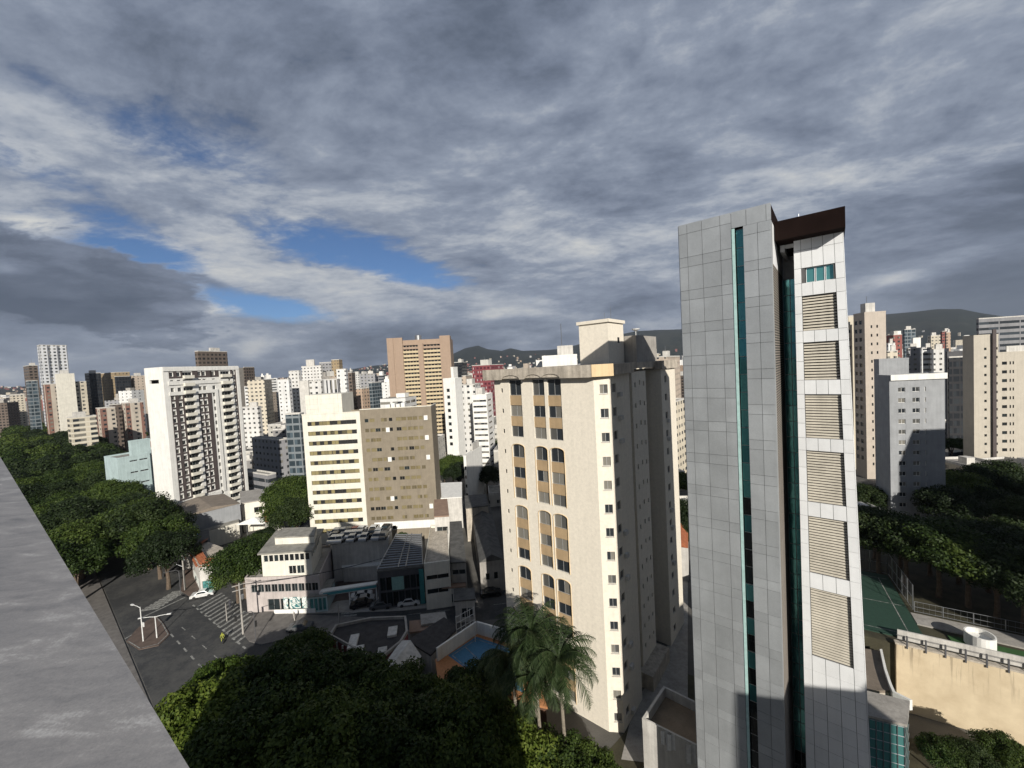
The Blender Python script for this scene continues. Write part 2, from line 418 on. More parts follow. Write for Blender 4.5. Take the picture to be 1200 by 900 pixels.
M_burg = plaster('burgundy_paint', (.20, .055, .06), var=.2, streak=.25)
M_blackroof = plaster('dark_roof_tile', (.045, .042, .042), var=.35, streak=.0, scale=1.5)
M_fibre = plaster('fibre_cement', (.26, .25, .22), var=.28, streak=.0, scale=.8)
M_dfibre = plaster('dark_fibre_cement', (.10, .098, .092), var=.35, streak=.0, scale=.8)
M_terra = plaster('terracotta', (.33, .11, .05), var=.3, streak=.0, scale=1.5)
M_metal = flat('grey_metal', (.32, .33, .34), .4, .7)
M_alu = flat('window_frame_metal', (.45, .45, .44), .45, .4)
M_dframe = flat('dark_frame', (.05, .05, .05), .5)
M_glass = glassy('window_glass', (.025, .03, .035), (.20, .19, .165), (.09, .09, .085))
M_glassy = glassy('curtained_glass', (.03, .03, .03), (.26, .22, .11), (.20, .17, .09))
M_teal = glassy('teal_glass', (.06, .20, .20), (.10, .27, .26), (.08, .17, .17), rough=.08)
def reflective(name, cols, rough=.1, metal=.65):
    m, t, b = bsdf(name); oi = t.node('ShaderNodeObjectInfo'); t.link(t.ramp(oi.outputs['Random'], [(0, cols[0]), (.5, cols[1]), (1, cols[2])]), b.inputs['Base Color'])
    g = t.node('ShaderNodeNewGeometry'); n = t.noise(g.outputs['Position'], .9, 2); bp = t.node('ShaderNodeBump'); bp.inputs['Strength'].default_value = .12; bp.inputs['Distance'].default_value = .1; t.link(n, bp.inputs['Height']); t.link(bp.outputs[0], b.inputs['Normal'])
    b.inputs['Roughness'].default_value = rough; b.inputs['Metallic'].default_value = metal; return m
M_teal = reflective('teal_reflective_glass', [(.10, .36, .36), (.18, .50, .48), (.08, .28, .29)])
M_dglass = glassy('dark_glass', (.012, .014, .015), (.02, .028, .03), rough=.08)
M_black = flat('black', (.012, .012, .012), .6)
M_lamp = flat('lamp_white', (.7, .7, .68), .4)
M_blue = flat('blue_plastic', (.10, .26, .42), .5)

# ------------------------------------------------------------------ ground and hills
def asphalt_mat():
    m, t, b = bsdf('asphalt'); g = t.node('ShaderNodeNewGeometry'); P = g.outputs['Position']
    n1 = t.noise(P, .12, 5, .6); n2 = t.noise(P, 3, 3); n3 = t.noise(P, .7, 4, .65)
    f = t.m('ADD', t.m('MULTIPLY', n1, .5), t.m('ADD', t.m('MULTIPLY', n2, .2), t.m('MULTIPLY', n3, .3)))
    t.link(t.ramp(f, [(.3, (.024, .025, .026)), (.47, (.040, .041, .042)), (.53, (.062, .062, .060)), (.72, (.10, .097, .088))]), b.inputs['Base Color']); b.inputs['Roughness'].default_value = .8
    return m
M_asph = asphalt_mat()
M_ground = plaster('city_ground', (.11, .105, .095), var=.4, scale=.15, streak=0)
M_walk = plaster('pavement_stone', (.15, .14, .13), var=.25, scale=.8, streak=0)
M_red = plaster('red_brick_paving', (.115, .085, .070), var=.25, scale=.8, streak=0)
M_paint = plaster('road_paint', (.24, .24, .225), var=.7, scale=2.5, streak=0)
M_soil = plaster('soil', (.055, .05, .03), var=.4, scale=.5, streak=0)

mb = MB(); mb.face([(-9000, -600, 0), (9000, -600, 0), (9000, 9500, 0), (-9000, 9500, 0)])
mb.build('ground', M_ground)['kind'] = 'structure'

# hills: ridge heights taken along compass bearings, 4.5-8 km away
def hill_mesh():
    prof = [(-400, 452), (-150, 450), (0, 453), (30, 452), (90, 458), (200, 452), (300, 446), (400, 434), (440, 428), (500, 424), (528, 416), (545, 408), (560, 405), (572, 409), (588, 411), (598, 408), (612, 411), (640, 410), (660, 408), (700, 398), (745, 388), (795, 386),
            (900, 380), (1000, 372), (1040, 368), (1075, 365), (1100, 362), (1125, 362), (1150, 367), (1200, 374), (1350, 380), (1600, 380)]
    az = []; el = []
    for px, py in prof:
        d = ray(px, py); az.append(math.atan2(d.x, d.y)); el.append(d.z / math.hypot(d.x, d.y))
    NA, NR = 520, 30
    A = np.linspace(math.radians(-72), math.radians(72), NA); E = np.interp(A, az, el)
    rn = np.random.default_rng(3)
    ripple = sum(np.sin(A * f + rn.uniform(0, 6.3)) / f for f in (37, 71, 113, 190, 290)) * .06
    E = E + ripple * .12
    R = np.linspace(3200, 8600, NR); mb = MB()
    ph = rn.uniform(0, 6.3, 40)
    for i, a in enumerate(A):
        for j, r in enumerate(R):
            top = E[i] * 6200 + 46
            t = np.clip((r - 3300) / 2900, 0, 1); s = t * t * (3 - 2 * t)
            back = 1 if r < 6300 else max(0, 1 - (r - 6300) / 2600)
            rel = math.sin(a * 60 + r / 380 + ph[0]) * math.sin(a * 23 - r / 610 + ph[1]) + .5 * math.sin(a * 140 + r / 190 + ph[2])
            h = top * s * back + rel * 16 * (s * (1 - s)) * 2.2 - 6
            mb.v.append((r * math.sin(a), r * math.cos(a), h))
    for i in range(NA - 1):
        for j in range(NR - 1):
            q = i * NR + j; mb.f.append((q, q + 1, q + NR + 1, q + NR)[::-1]); mb.mi.append(0)
    return mb
def hill_mat():
    m, t, b = bsdf('wooded_hill'); g = t.node('ShaderNodeNewGeometry'); P = g.outputs['Position']
    n1 = t.noise(P, .0016, 7, .62); n2 = t.noise(P, .012, 5, .6)
    f = t.m('ADD', t.m('MULTIPLY', n1, .6), t.m('MULTIPLY', n2, .4))
    t.link(t.ramp(f, [(.3, (.008, .012, .010)), (.5, (.016, .021, .016)), (.62, (.035, .036, .026)), (.75, (.07, .06, .045))]), b.inputs['Base Color']); b.inputs['Roughness'].default_value = .95
    b.inputs['Specular IOR Level'].default_value = .1
    return m
hm = hill_mesh(); hm_o = hm.build('hills', hill_mat(), shade=True); hm_o['kind'] = 'structure'

# ------------------------------------------------------------------ roads. U runs along the avenue, V across it
BE = math.radians(39); UX, UY = -math.cos(BE), math.sin(BE); VX, VY = math.sin(BE), math.cos(BE)
def AV(t, m, z=0): return (UX * t + VX * m, UY * t + VY * m, z)
def inv_av(p): return (p[0] * UX + p[1] * UY, p[0] * VX + p[1] * VY)
SB = math.radians(84 - 90)      # cross street turned by this much from +X (anticlockwise positive)
sx, sy = math.cos(-SB), math.sin(-SB)
c0 = G(430, 726); SC = (c0.x, c0.y)
def ST(t, m, z=0): return (SC[0] + sx * t - sy * m, SC[1] + sy * t + sx * m, z)
mb = MB()
def strip(mb, fn, a0, a1, m0, m1, z, mi=0): mb.face([fn(a0, m0, z), fn(a0, m1, z), fn(a1, m1, z), fn(a1, m0, z)][::-1] if False else [fn(a0, m0, z), fn(a1, m0, z), fn(a1, m1, z), fn(a0, m1, z)], mi)
strip(mb, AV, -120, 900, 9, 27, .004)
mb.build('avenue', M_asph)['kind'] = 'structure'
mb = MB(); strip(mb, ST, -27, 60, -4.5, 4.5, .008)
mb.build('cross_street', M_asph)['kind'] = 'structure'
# street going away between the corner shop and the office
e0 = G(272, 716); EC = (e0.x, e0.y)
def ET(t, m, z=0): a = math.radians(9); return (EC[0] - math.sin(a) * t + math.cos(a) * m, EC[1] + math.cos(a) * t + math.sin(a) * m, z)
mb = MB(); strip(mb, ET, -14, 160, -4.6, 4.6, .012)
mb.build('side_street', M_asph)['kind'] = 'structure'
# alley right of the beige tower
# pavements with kerbs
def slab(name, poly, z=.14, mat=M_walk, z0=0.0):
    mb = MB(); mb.prism(poly, z0, z); o = mb.build(name, mat); o['kind'] = 'structure'; return o
slab('avenue_pavement', [AV(-120, 27.3)[:2], AV(52, 27.3)[:2], AV(52, 31)[:2], AV(-120, 31)[:2]])
slab('near_pavement', [AV(-120, 4.5)[:2], AV(700, 4.5)[:2], AV(700, 8.7)[:2], AV(-120, 8.7)[:2]])
slab('far_pavement', [AV(124, 27.3)[:2], AV(700, 27.3)[:2], AV(700, 31)[:2], AV(124, 31)[:2]])
def gpoly(pts, z=0): return [tuple(G(x, y, z))[:2] for x, y in pts]
slab('corner_pavement', gpoly([(284, 742), (292, 752), (306, 756), (340, 748), (430, 738), (428, 724), (340, 720), (312, 716), (296, 722)]), .13)
slab('office_forecourt', gpoly([(318, 716), (340, 720), (470, 716), (560, 706), (552, 690), (440, 700), (395, 705), (380, 712)]), .10, M_conc2)
slab('shop_pavement', gpoly([(212, 693), (224, 700), (250, 694), (262, 685), (250, 660), (215, 668)]), .13, M_red)
slab('traffic_island', gpoly([(148, 752), (163, 762), (186, 757), (199, 744), (191, 730), (183, 722), (172, 728), (160, 738)]), .12, M_red)
slab('parking_lot_surface', gpoly([(378, 716), (438, 706), (440, 666), (402, 672)]), .03, M_red)

# painted markings (thin sheets above the road)
mb = MB()
def dash_line(mb, p, q, on, off, w=.14, z=.02):
    p = Vector((p[0], p[1], 0)); q = Vector((q[0], q[1], 0)); d = (q - p); L = d.length; d /= L; n = Vector((-d.y, d.x, 0)) * w; t = 0
    while t < L:
        a = p + d * t; b = p + d * min(L, t + on)
        mb.face([(a - n)[:2] + (z,), (b - n)[:2] + (z,), (b + n)[:2] + (z,), (a + n)[:2] + (z,)]); t += on + off
dash_line(mb, G(200, 743), G(236, 782), 1.6, 2.0, .13)
dash_line(mb, G(226, 709), G(290, 762), 1.1, 1.1, .16)
dash_line(mb, G(213, 735), G(262, 778), 1.8, 3.2, .08)
dash_line(mb, G(168, 723), G(217, 700), 99, 0, .2)
dash_line(mb, G(146, 749), G(178, 730), 99, 0, .12)
dash_line(mb, G(432, 716), G(520, 712), 99, 0, .1)
dash_line(mb, ST(-20, 0), ST(50, 0), 2.5, 3, .07)
tag(mb.build('lane_markings', M_paint), None, None, kind='structure')
def zebra(p, q, n, ln, w, ang, z=.024):
    mb = MB(); p = Vector(p); q = Vector(q)
    for i in range(n):
        c = p.lerp(q, i / (n - 1)); mb.obox((c.x, c.y), w, ln, z - .004, z, ang)
    o = mb.build('zebra_crossing', M_paint); o['kind'] = 'structure'
z1a, z1b = G(176, 714), G(211, 693)
zebra(z1a, z1b, 8, 1.7, .38, math.atan2(UY, UX) + math.pi / 2 + .9)
z2a, z2b = G(246, 703), G(292, 742)
zebra(z2a, z2b, 14, 2.6, .26, math.atan2((z2b - z2a).y, (z2b - z2a).x) + .35)
z3a, z3b = G(391, 737), G(393, 752)
zebra(ST(-4, -3.8), ST(-4, 3.8), 9, 1.6, .25, math.atan2(sy, sx) + math.pi / 2)
# kerb edge lines of the island
mb = MB()
isl = gpoly([(150, 752), (164, 760.5), (185, 755.5), (197, 744), (190, 731), (183, 724)])
for a, b in zip(isl[:-1], isl[1:]): dash_line(mb, a, b, 99, 0, .07, .135)
tag(mb.build('island_kerb_line', M_paint), None, None, kind='structure')

# ------------------------------------------------------------------ foliage
def leaf_mat(name, a, b_, c):
    m, t, b = bsdf(name); g = t.node('ShaderNodeNewGeometry'); oi = t.node('ShaderNodeObjectInfo')
    n = t.noise(g.outputs['Position'], .35, 3)
    f = t.m('ADD', t.m('MULTIPLY', g.outputs['Random Per Island'], .45), t.m('ADD', t.m('MULTIPLY', n, .55), t.m('MULTIPLY', t.m('SUBTRACT', oi.outputs['Random'], .5), .45)))
    col = t.ramp(f, [(.2, a), (.5, b_), (.85, c)]); t.link(col, b.inputs['Base Color'])
    b.inputs['Roughness'].default_value = .6; b.inputs['Specular IOR Level'].default_value = .25
    tr = t.node('ShaderNodeBsdfTranslucent'); t.link(col, tr.inputs[0]); mx = t.node('ShaderNodeMixShader'); mx.inputs[0].default_value = .28
    t.link(b.outputs[0], mx.inputs[1]); t.link(tr.outputs[0], mx.inputs[2]); t.link(mx.outputs[0], t.n['Material Output'].inputs[0])
    return m
M_leaf = leaf_mat('broad_leaf', (.020, .038, .008), (.042, .070, .013), (.085, .120, .022))
M_leafd = leaf_mat('dark_leaf', (.012, .022, .007), (.022, .038, .011), (.042, .062, .016))
M_leafb = leaf_mat('bright_leaf', (.035, .062, .009), (.075, .115, .014), (.13, .165, .028))
M_palm = leaf_mat('palm_leaf', (.014, .028, .008), (.034, .058, .018), (.11, .14, .06))
M_bark = plaster('bark', (.12, .09, .065), var=.3, scale=3)
M_pbark = plaster('palm_bark', (.22, .19, .15), var=.3, scale=3)

def crown_mesh(name, mat, rx, rz, nclump, nleaf, leaf, seed, cr=(1.0, 1.9), flat_=.75, inner=.25):
    """leaves spread on many clumps over a broken dome, seated on z=0"""
    r = np.random.default_rng(seed); cs = []
    for i in range(nclump):
        ph = r.uniform(0, 2 * math.pi); ct = r.uniform(-.25, 1) ** 1 if True else 0
        st = math.sqrt(max(0, 1 - ct * ct)); k_ = r.uniform(.80, 1.08) if r.random() > inner else r.uniform(.3, .8)
        cs.append((rx * .86 * st * math.cos(ph) * k_, rx * .86 * st * math.sin(ph) * k_, rz * ct * k_, r.uniform(*cr)))
    cs = np.array(cs); per = nleaf // nclump; V = []
    tot = per * nclump
    C = np.repeat(cs, per, axis=0)
    d = r.normal(size=(tot, 3)); d[:, 2] = d[:, 2] * .8 + .25; d /= np.linalg.norm(d, axis=1)[:, None]
    rad = C[:, 3] * r.uniform(.62, 1.12, tot) ** 1
    p = C[:, :3] + d * rad[:, None] * np.array([1, 1, flat_])
    nn = d * .9 + r.normal(size=(tot, 3)) * .55 + np.array([0, 0, .35]); nn /= np.linalg.norm(nn, axis=1)[:, None]
    a = np.cross(nn, r.normal(size=(tot, 3))); a /= np.linalg.norm(a, axis=1)[:, None]; b = np.cross(nn, a)
    s = leaf * r.uniform(.6, 1.3, tot)[:, None]
    q = np.stack([p - a * s - b * s * .45, p + a * s * .2 - b * s * .6, p + a * s + b * s * .35, p - a * s * .3 + b * s * .55], axis=1).reshape(-1, 3)
    me = bpy.data.meshes.new(name); n = tot
    me.vertices.add(4 * n); me.vertices.foreach_set('co', q.ravel()); me.loops.add(4 * n); me.loops.foreach_set('vertex_index', np.arange(4 * n))
    me.polygons.add(n); me.polygons.foreach_set('loop_start', np.arange(n) * 4); me.polygons.foreach_set('loop_total', np.full(n, 4))
    me.materials.append(mat); me.update(calc_edges=True); return me, cs
def trunk_mesh(h, rx, rz, cs, seed, r0=.35):
    r = random.Random(seed); mb = MB(); f = h * .55
    mb.tube([(0, 0, -.3), (.1, .05, f * .5), (0, 0, f)], [r0 * 1.3, r0, r0 * .85], 8)
    for i in range(min(9, len(cs))):
        c = cs[i * max(1, len(cs) // 9)]; e = Vector((c[0] * .85, c[1] * .85, h + c[2] * .8)); m_ = Vector((e.x * .35, e.y * .35, f + (e.z - f) * .55))
        mb.tube([(0, 0, f * .9), m_, e], [r0 * .6, r0 * .35, r0 * .1], 6)
    return mb.mesh('trunk', [M_bark])
def tree_proto(mat, h, rx, rz, ncl, nl, leaf, seed, cr, **kw):
    me, cs = crown_mesh('crown', mat, rx, rz, ncl, nl, leaf, seed, cr, **kw)
    return me, trunk_mesh(h, rx, rz, cs, seed), h
NEAR = [tree_proto(M_leaf, 7.4, 6.4, 3.0, 85, 34000, .20, 11, (1.0, 1.8)), tree_proto(M_leaf, 7.4, 6.0, 3.4, 75, 30000, .20, 12, (1.0, 1.9)), tree_proto(M_leafb, 7.4, 6.2, 3.0, 80, 34000, .19, 13, (.9, 1.7))]
MID = [tree_proto(M_leaf, 8, 6.0, 3.4, 60, 20000, .21, 21, (1.2, 2.1)), tree_proto(M_leaf, 8.5, 6.6, 3.2, 64, 21000, .21, 22, (1.2, 2.1)), tree_proto(M_leafd, 8, 6.2, 3.8, 60, 20000, .21, 23, (1.2, 2.1))]
FARP = [tree_proto(M_leaf, 8, 6.0, 3.6, 34, 5200, .42, 31, (1.4, 2.4)), tree_proto(M_leafd, 8, 6.4, 3.3, 34, 5200, .42, 32, (1.4, 2.4))]
TREES = []
def tree(x, y, proto, s, label, group=None, name='shade_tree', z=0, hs=1.0):
    me, tm, h = proto
    root = empty(name, (x, y, z), random.uniform(0, 6.28), label, 'tree', group)
    inst('trunk', tm, root, (0, 0, 0), 0, (s, s, s * hs)); inst('crown', me, root, (0, 0, h * s * hs), 0, (s, s, s))
    TREES.append((x, y, 5 * s)); return root
# ------------------------------------------------------------------ the building the camera stands on
def marble():
    m, t, b = bsdf('veined_stone'); g = t.node('ShaderNodeNewGeometry'); P = g.outputs['Position']
    mp = t.node('ShaderNodeMapping'); mp.inputs['Rotation'].default_value = (0, 0, .9); mp.inputs['Scale'].default_value = (1, 2.6, 1); t.link(P, mp.inputs[0])
    n1 = t.noise(mp.outputs[0], 3.0, 9, .62, 1.3); n2 = t.noise(P, 170, 4, .75); n3 = t.noise(mp.outputs[0], 8, 6, .6, .6)
    f = t.m('ADD', t.m('MULTIPLY', n1, .46), t.m('ADD', t.m('MULTIPLY', n2, .24), t.m('MULTIPLY', n3, .30)))
    t.link(t.ramp(f, [(.32, (.11, .115, .12)), (.44, (.21, .205, .205)), (.55, (.28, .27, .265)), (.64, (.46, .455, .445))]), b.inputs['Base Color'])
    b.inputs['Roughness'].default_value = .5; b.inputs['Specular IOR Level'].default_value = .4
    bp = t.node('ShaderNodeBump'); bp.inputs['Strength'].default_value = .15; bp.inputs['Distance'].default_value = .004; t.link(n2, bp.inputs['Height']); t.link(bp.outputs[0], b.inputs['Normal'])
    return m
hp = .62
e1 = G(222, 900, 46 - hp); e2 = G(0, 535, 46 - hp)
dd = Vector((e2.x - e1.x, e2.y - e1.y)).normalized(); nn = Vector((dd.y, -dd.x))     # outward
if nn.dot(Vector((VX, VY))) < 0: nn = -nn
edge_m = Vector((e1.x, e1.y)).dot(nn)
def PB(t, m): return (dd.x * t + nn.x * m, dd.y * t + nn.y * m)
root = empty('viewpoint_building', (0, 0, 0), 0, 'grey stone topped roof parapet of the building the photo is taken from, at lower left', 'building')
_l = PB(39.0, edge_m - .06); _back = (_l[0] + .21 * 17, _l[1] - .98 * 17)
mb = MB(); mb.prism([PB(-10.4, edge_m - .06), _l, _back, PB(-10.4, edge_m - 14)], 0, 44.2)
mb.build('wall', M_dirtyw, root)
mb = MB()
mb.prism([PB(-10.4, edge_m - .06), PB(39.0, edge_m - .06), PB(39.0, edge_m - .40), PB(-10.4, edge_m - .40)], 44.2, 46 - hp - .05)
mb.build('parapet', M_dirtyw, root)
mb = MB()
mb.prism([PB(-10.5, edge_m), PB(39.1, edge_m), PB(39.1, edge_m - 1.15), PB(-10.5, edge_m - 1.15)], 46 - hp - .05, 46 - hp)
mb.build('coping', marble(), root)
FOOT.append((0, -8, 20))
# neighbours outside the frame that throw their shade into it
def plain_block(name, label, poly, h, mat):
    r = empty(name, (0, 0, 0), 0, label, 'building')
    mb = MB(); mb.prism(poly, 0, h); mb.build('wall', mat, r)
    mb = MB(); cx = sum(p[0] for p in poly) / 4; cy = sum(p[1] for p in poly) / 4; mb.box(cx - 3, cx + 3, cy - 3, cy + 3, h, h + 3); mb.build('lift_house', mat, r); return r
plain_block('neighbouring_building', 'plain cream block beside the viewpoint building, behind the camera to its right', [(26.5, -12), (46, -8), (50, -25), (30, -29)], 38, M_cream)
plain_block('hillside_tower', 'plain grey tower right of the retaining wall, beyond the edge of the view', [(66, 28), (100, 22), (98, 2), (70, 8)], 58, M_grey)
plain_block('corner_tower', 'plain white tower right of the grey slab block, beyond the edge of the view', [(111, 36), (135, 33), (133, 15), (112, 18)], 53, M_grey)

# ------------------------------------------------------------------ grey and white clad office tower at right
M_panel = plaster('grey_aluminium_panel', (.40, .42, .43), rough=.38, var=.10, scale=.35, streak=.05, metal=.35, spec=.5)
M_wpanel = plaster('white_aluminium_panel', (.74, .75, .75), rough=.45, var=.04, scale=.5, streak=.05, metal=.0, spec=.5)
def var_panel(m, amt):
    t = NT(m.node_tree); b = t.n['Principled BSDF']; src = b.inputs['Base Color'].links[0].from_socket; g = t.node('ShaderNodeNewGeometry')
    n = t.noise(g.outputs['Position'], .16, 4, .6); mul = t.node('ShaderNodeVectorMath', operation='SCALE'); t.link(src, mul.inputs[0])
    t.link(t.m('ADD', t.mr(g.outputs['Random Per Island'], 0, 1, 1 - amt, 1 + amt), t.mr(n, .3, .7, -amt, amt)), mul.inputs['Scale']); t.link(mul.outputs[0], b.inputs['Base Color'])
    bp = t.node('ShaderNodeBump'); bp.inputs['Strength'].default_value = .2; bp.inputs['Distance'].default_value = .15; t.link(t.noise(g.outputs['Position'], .8, 2), bp.inputs['Height']); t.link(bp.outputs[0], b.inputs['Normal'])
var_panel(M_panel, .09); var_panel(M_wpanel, .04)
M_joint = flat('panel_joint', (.10, .10, .10), .8)
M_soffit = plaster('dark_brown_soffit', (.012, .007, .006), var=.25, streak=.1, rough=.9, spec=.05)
M_louv = plaster('louvre_blade', (.52, .48, .40), var=.12, streak=.1, rough=.6)
M_glassedge = flat('pale_teal_edge', (.40, .58, .55), .3)
Y0 = 34.0
c = Q(795, 265, Y0); TOPZ = c.z + .0
rot39 = -BE; ORG = (c.x, c.y)
bx, by = math.sin(BE), math.cos(BE); fx, fy = math.cos(BE), -math.sin(BE)
def tx(px, py, s=0.0):
    """local x along the tower front, for the wall plane set back by s"""
    r = ray(px, py); ox, oy = ORG[0] + bx * s, ORG[1] + by * s
    return (oy * r.x - ox * r.y) / (fx * r.y - fy * r.x)
def zat(px, py, s=0.0):
    x = tx(px, py, s); yy = ORG[1] + by * s + fy * x; r = ray(px, py); return EYE.z + r.z / r.y * yy
tw = empty('office_tower', (ORG[0], ORG[1], 0), rot39, 'tall narrow tower of grey and white metal panels with teal glass strips and louvres', 'tower')
a0, a1 = 0.0, tx(858, 300)
g1 = tx(872, 300); f1 = tx(905, 300)
topL = TOPZ; 
def panels(root, name, x0, x1, colsx, z0, z1, y, mat, tall=1.95, short=.8, th=.06, gap=.025, rows=None, holes=()):
    mb = MB(); z = z1; i = 0
    rws = []
    while z > z0 + .2:
        h = (tall if i % 2 == 1 else short) if rows is None else rows[i % len(rows)]
        rws.append((max(z0, z - h), z)); z -= h; i += 1
    rr = random.Random(len(colsx) * 7 + int(x0 * 10))
    for (b, t_) in rws:
        for p, q in zip(colsx[:-1], colsx[1:]):
            jx = rr.uniform(-.004, .004)
            if any(h[0] < (p + q) / 2 < h[1] and h[2] < (b + t_) / 2 < h[3] for h in holes): continue
            mb.box(p + gap / 2, q - gap / 2, y - th + jx, y, b + gap / 2, t_ - gap / 2, 0)
    return mb.build(name, mat, root)
zb = 0.0
# cores behind the panels
mb = MB(); mb.box(a0 + .02, a1 - .02, .02, 14, zb, TOPZ - .05, 0)
mb.box(a0 + .02, f1 - .3, .9, 14, zb, TOPZ - 1.25, 0)
mb.build('core_wall', M_joint, tw)
cw = a1 - a0
panels(tw, 'grey_cladding', a0, a1, [a0, a0 + cw * .17, a0 + cw * .46, a0 + cw * .80, a1], zb, TOPZ, 0, M_panel)
# left flank cladding
mb = MB(); z = TOPZ; i = 0
while z > 1:
    h = 1.95 if i % 2 else .8
    for j in range(6): mb.box(-.05, .0, j * 2.3 + .02, j * 2.3 + 2.28, max(0, z - h) + .015, z - .015)
    z -= h; i += 1
mb.build('side_cladding', M_panel, tw)
# roof band spanning over the glass strip
bt = zat(865, 272) 
mb = MB(); 
panels(tw, 'roof_band', a1, f1 - .02, [a1 + .0, (a1 + f1) / 2 - .3, (a1 + f1) / 2 + 1.0, f1], TOPZ - 1.25, TOPZ, 0, M_panel, rows=[1.25])
mb = MB(); mb.box(a1 + .02, f1 - .03, .02, 13.9, TOPZ - 1.24, TOPZ - .05); mb.build('roof_slab', M_soffit, tw)
# glass strip 1, panes one by one: teal or dark, alternating half storeys
mb1 = MB(); mb2 = MB(); z = TOPZ - 1.3; i = 0; FLH = 2.95
mb1.box(a1 + .02, a1 + .22, -.10, .02, zb, z, 0)
mb1.build('glass_fin', M_glassedge, tw)
pane = {}
rr = random.Random(5)
for j in range(41):
    z2 = z - 1.42
    if z2 < 0: break
    dark = (j > 13 and j % 2 == 1) or (16 < j < 20) or j > 26
    mt = M_dglass if dark else M_teal
    key = (mt.name,)
    if key not in pane:
        q = MB(); q.box(0, g1 - a1 - .24, -.03, .03, 0, 1.36); q.box(0, g1 - a1 - .24, -.05, .03, 1.37, 1.42, 1); pane[key] = q.mesh('glass_pane', [mt, M_alu])
    tilt = rr.uniform(-.10, .02) if not dark else 0
    inst('glass_pane', pane[key], tw, (a1 + .23, .42 + tilt, z2), 0)
    z = z2
# right grey blade, standing 1 m proud of the glass strip, its top just under the roof band
bw = f1 - g1
mb = MB(); mb.box(g1 + .02, f1 - .06, -.15, 7.9, zb, TOPZ - 1.3); mb.build('blade_wall', M_joint, tw)
panels(tw, 'blade_cladding', g1, f1, [g1, g1 + bw * .52, f1], zb, TOPZ - 1.28, -.15, M_panel, tall=2.0, short=.75)
# flank of the blade: dark perforated louvre set in a light frame
sd = 8.0
mb = MB(); mb.box(f1 - .05, f1, -.18, .35, zb, TOPZ - 1.3, 0); mb.box(f1 - .05, f1, sd - .5, sd, zb, TOPZ - 1.3, 0); mb.build('blade_edge', M_panel, tw)
mb = MB(); mb.box(f1 - .04, f1 - .02, .36, sd - .52, zb, TOPZ - 4.4, 1)
z = TOPZ - 4.4
while z > .3: mb.box(f1 - .03, f1 + .0, .38, sd - .54, z - .09, z, 0); z -= .2
mb.build('side_louvre', [plaster('brown_grille', (.27, .24, .21), var=.1, streak=0), M_black], tw)
mb = MB(); mb.box(f1 - .04, f1 - .01, .36, sd - .52, TOPZ - 4.38, TOPZ - 1.3); mb.build('side_panel', M_wpanel, tw)
# recessed glass strip 2 between blade and white block
S2 = 8.0
r0_, r1_ = f1 - .05, tx(935, 500, 3.0)
mb = MB(); mb.box(f1 - .3, r1_ + .3, S2 + .15, 13.5, zb, TOPZ - 2.6); mb.build('recess_wall', M_wpanel, tw)
zz = TOPZ - 4.6; q = MB(); wv = tx(938, 500, 8.0) - f1 - .02
q.box(0, wv, 0, .05, 0, 1.36); q.box(0, wv, -.03, .05, 1.37, 1.42, 1); q.box(wv * .5 - .03, wv * .5 + .03, -.03, 0, 0, 1.36, 1)
qm = q.mesh('glass_pane', [M_teal, M_alu]); q3 = q.mesh('glass_pane', [M_dglass, M_alu]); z = zz; j = 0
while z > 1.4:
    inst('glass_pane', qm if (z > 9 or j % 3 == 0) else q3, tw, (f1 + .01, S2, z - 1.42), 0); z -= 1.42; j += 1
# white block, set back a little from the grey front
S = 3.0
w0, w1 = r1_, tx(996, 500, S)
WT = zat(965, 266, S); 
louv = []
LZ = [(344, 386), (400, 445), (462, 514), (529, 590), (607, 674), (692, 772)]
lx0, lx1 = tx(946, 600, S), tx(987, 600, S)
for (ya, yb_) in LZ:
    z_a, z_b = zat(966, ya, S), zat(966, yb_, S); louv.append((lx0, lx1, z_b, z_a))
gwz = (zat(962, 329, S), zat(962, 311, S))
gx0, gx1 = tx(944, 320, S), tx(979, 320, S)
holes = louv + [(gx0, gx1, gwz[0], gwz[1])]
mb = MB()
ops = [(o[0] - w0, o[1] - w0, o[2], o[3]) for o in holes]
wall_open(mb, (w0, S), (1, 0), w1 - w0, zb, WT, ops, .35, 0)
mb.face([(w1, S, zb), (w1, 13.5, zb), (w1, 13.5, WT), (w1, S, WT)]); mb.face([(w0, 13.5, zb), (w0, S, zb), (w0, S, WT), (w0, 13.5, WT)])
mb.face([(w0, S, WT), (w1, S, WT), (w1, 13.5, WT), (w0, 13.5, WT)]); mb.face([(w1, 13.5, zb), (w0, 13.5, zb), (w0, 13.5, WT), (w1, 13.5, WT)])
mb.build('white_wall', M_joint, tw)
xs = [w0, lx0, lx0 + (lx1 - lx0) / 3, lx0 + 2 * (lx1 - lx0) / 3, lx1, w1]
# white panels around the openings: rows follow the louvre bays
mb = MB(); zz = [zb]
bnd = sorted([z for o in louv for z in (o[2], o[3])] + [gwz[0], gwz[1], WT, zb])
full = []
for a, b in zip(bnd[:-1], bnd[1:]):
    n = max(1, round((b - a) / 1.3)); full += [a + (b - a) * i / n for i in range(n)]
full.append(WT)
for a, b in zip(full[:-1], full[1:]):
    for p, q_ in zip(xs[:-1], xs[1:]):
        cx, cz = (p + q_) / 2, (a + b) / 2
        if any(o[0] - .05 <= cx <= o[1] + .05 and o[2] < cz < o[3] for o in holes): continue
        mb.box(p + .012, q_ - .012, S - .06, S - .002, a + .012, b - .012)
mb.build('white_cladding', M_wpanel, tw)
mb = MB(); z = WT
while z > .5:
    for j in range(5): mb.box(w1, w1 + .05, S + j * 2.1 + .01, S + j * 2.1 + 2.08, z - 1.3 + .012, z - .012)
    z -= 1.3
mb.build('white_side_cladding', M_wpanel, tw)
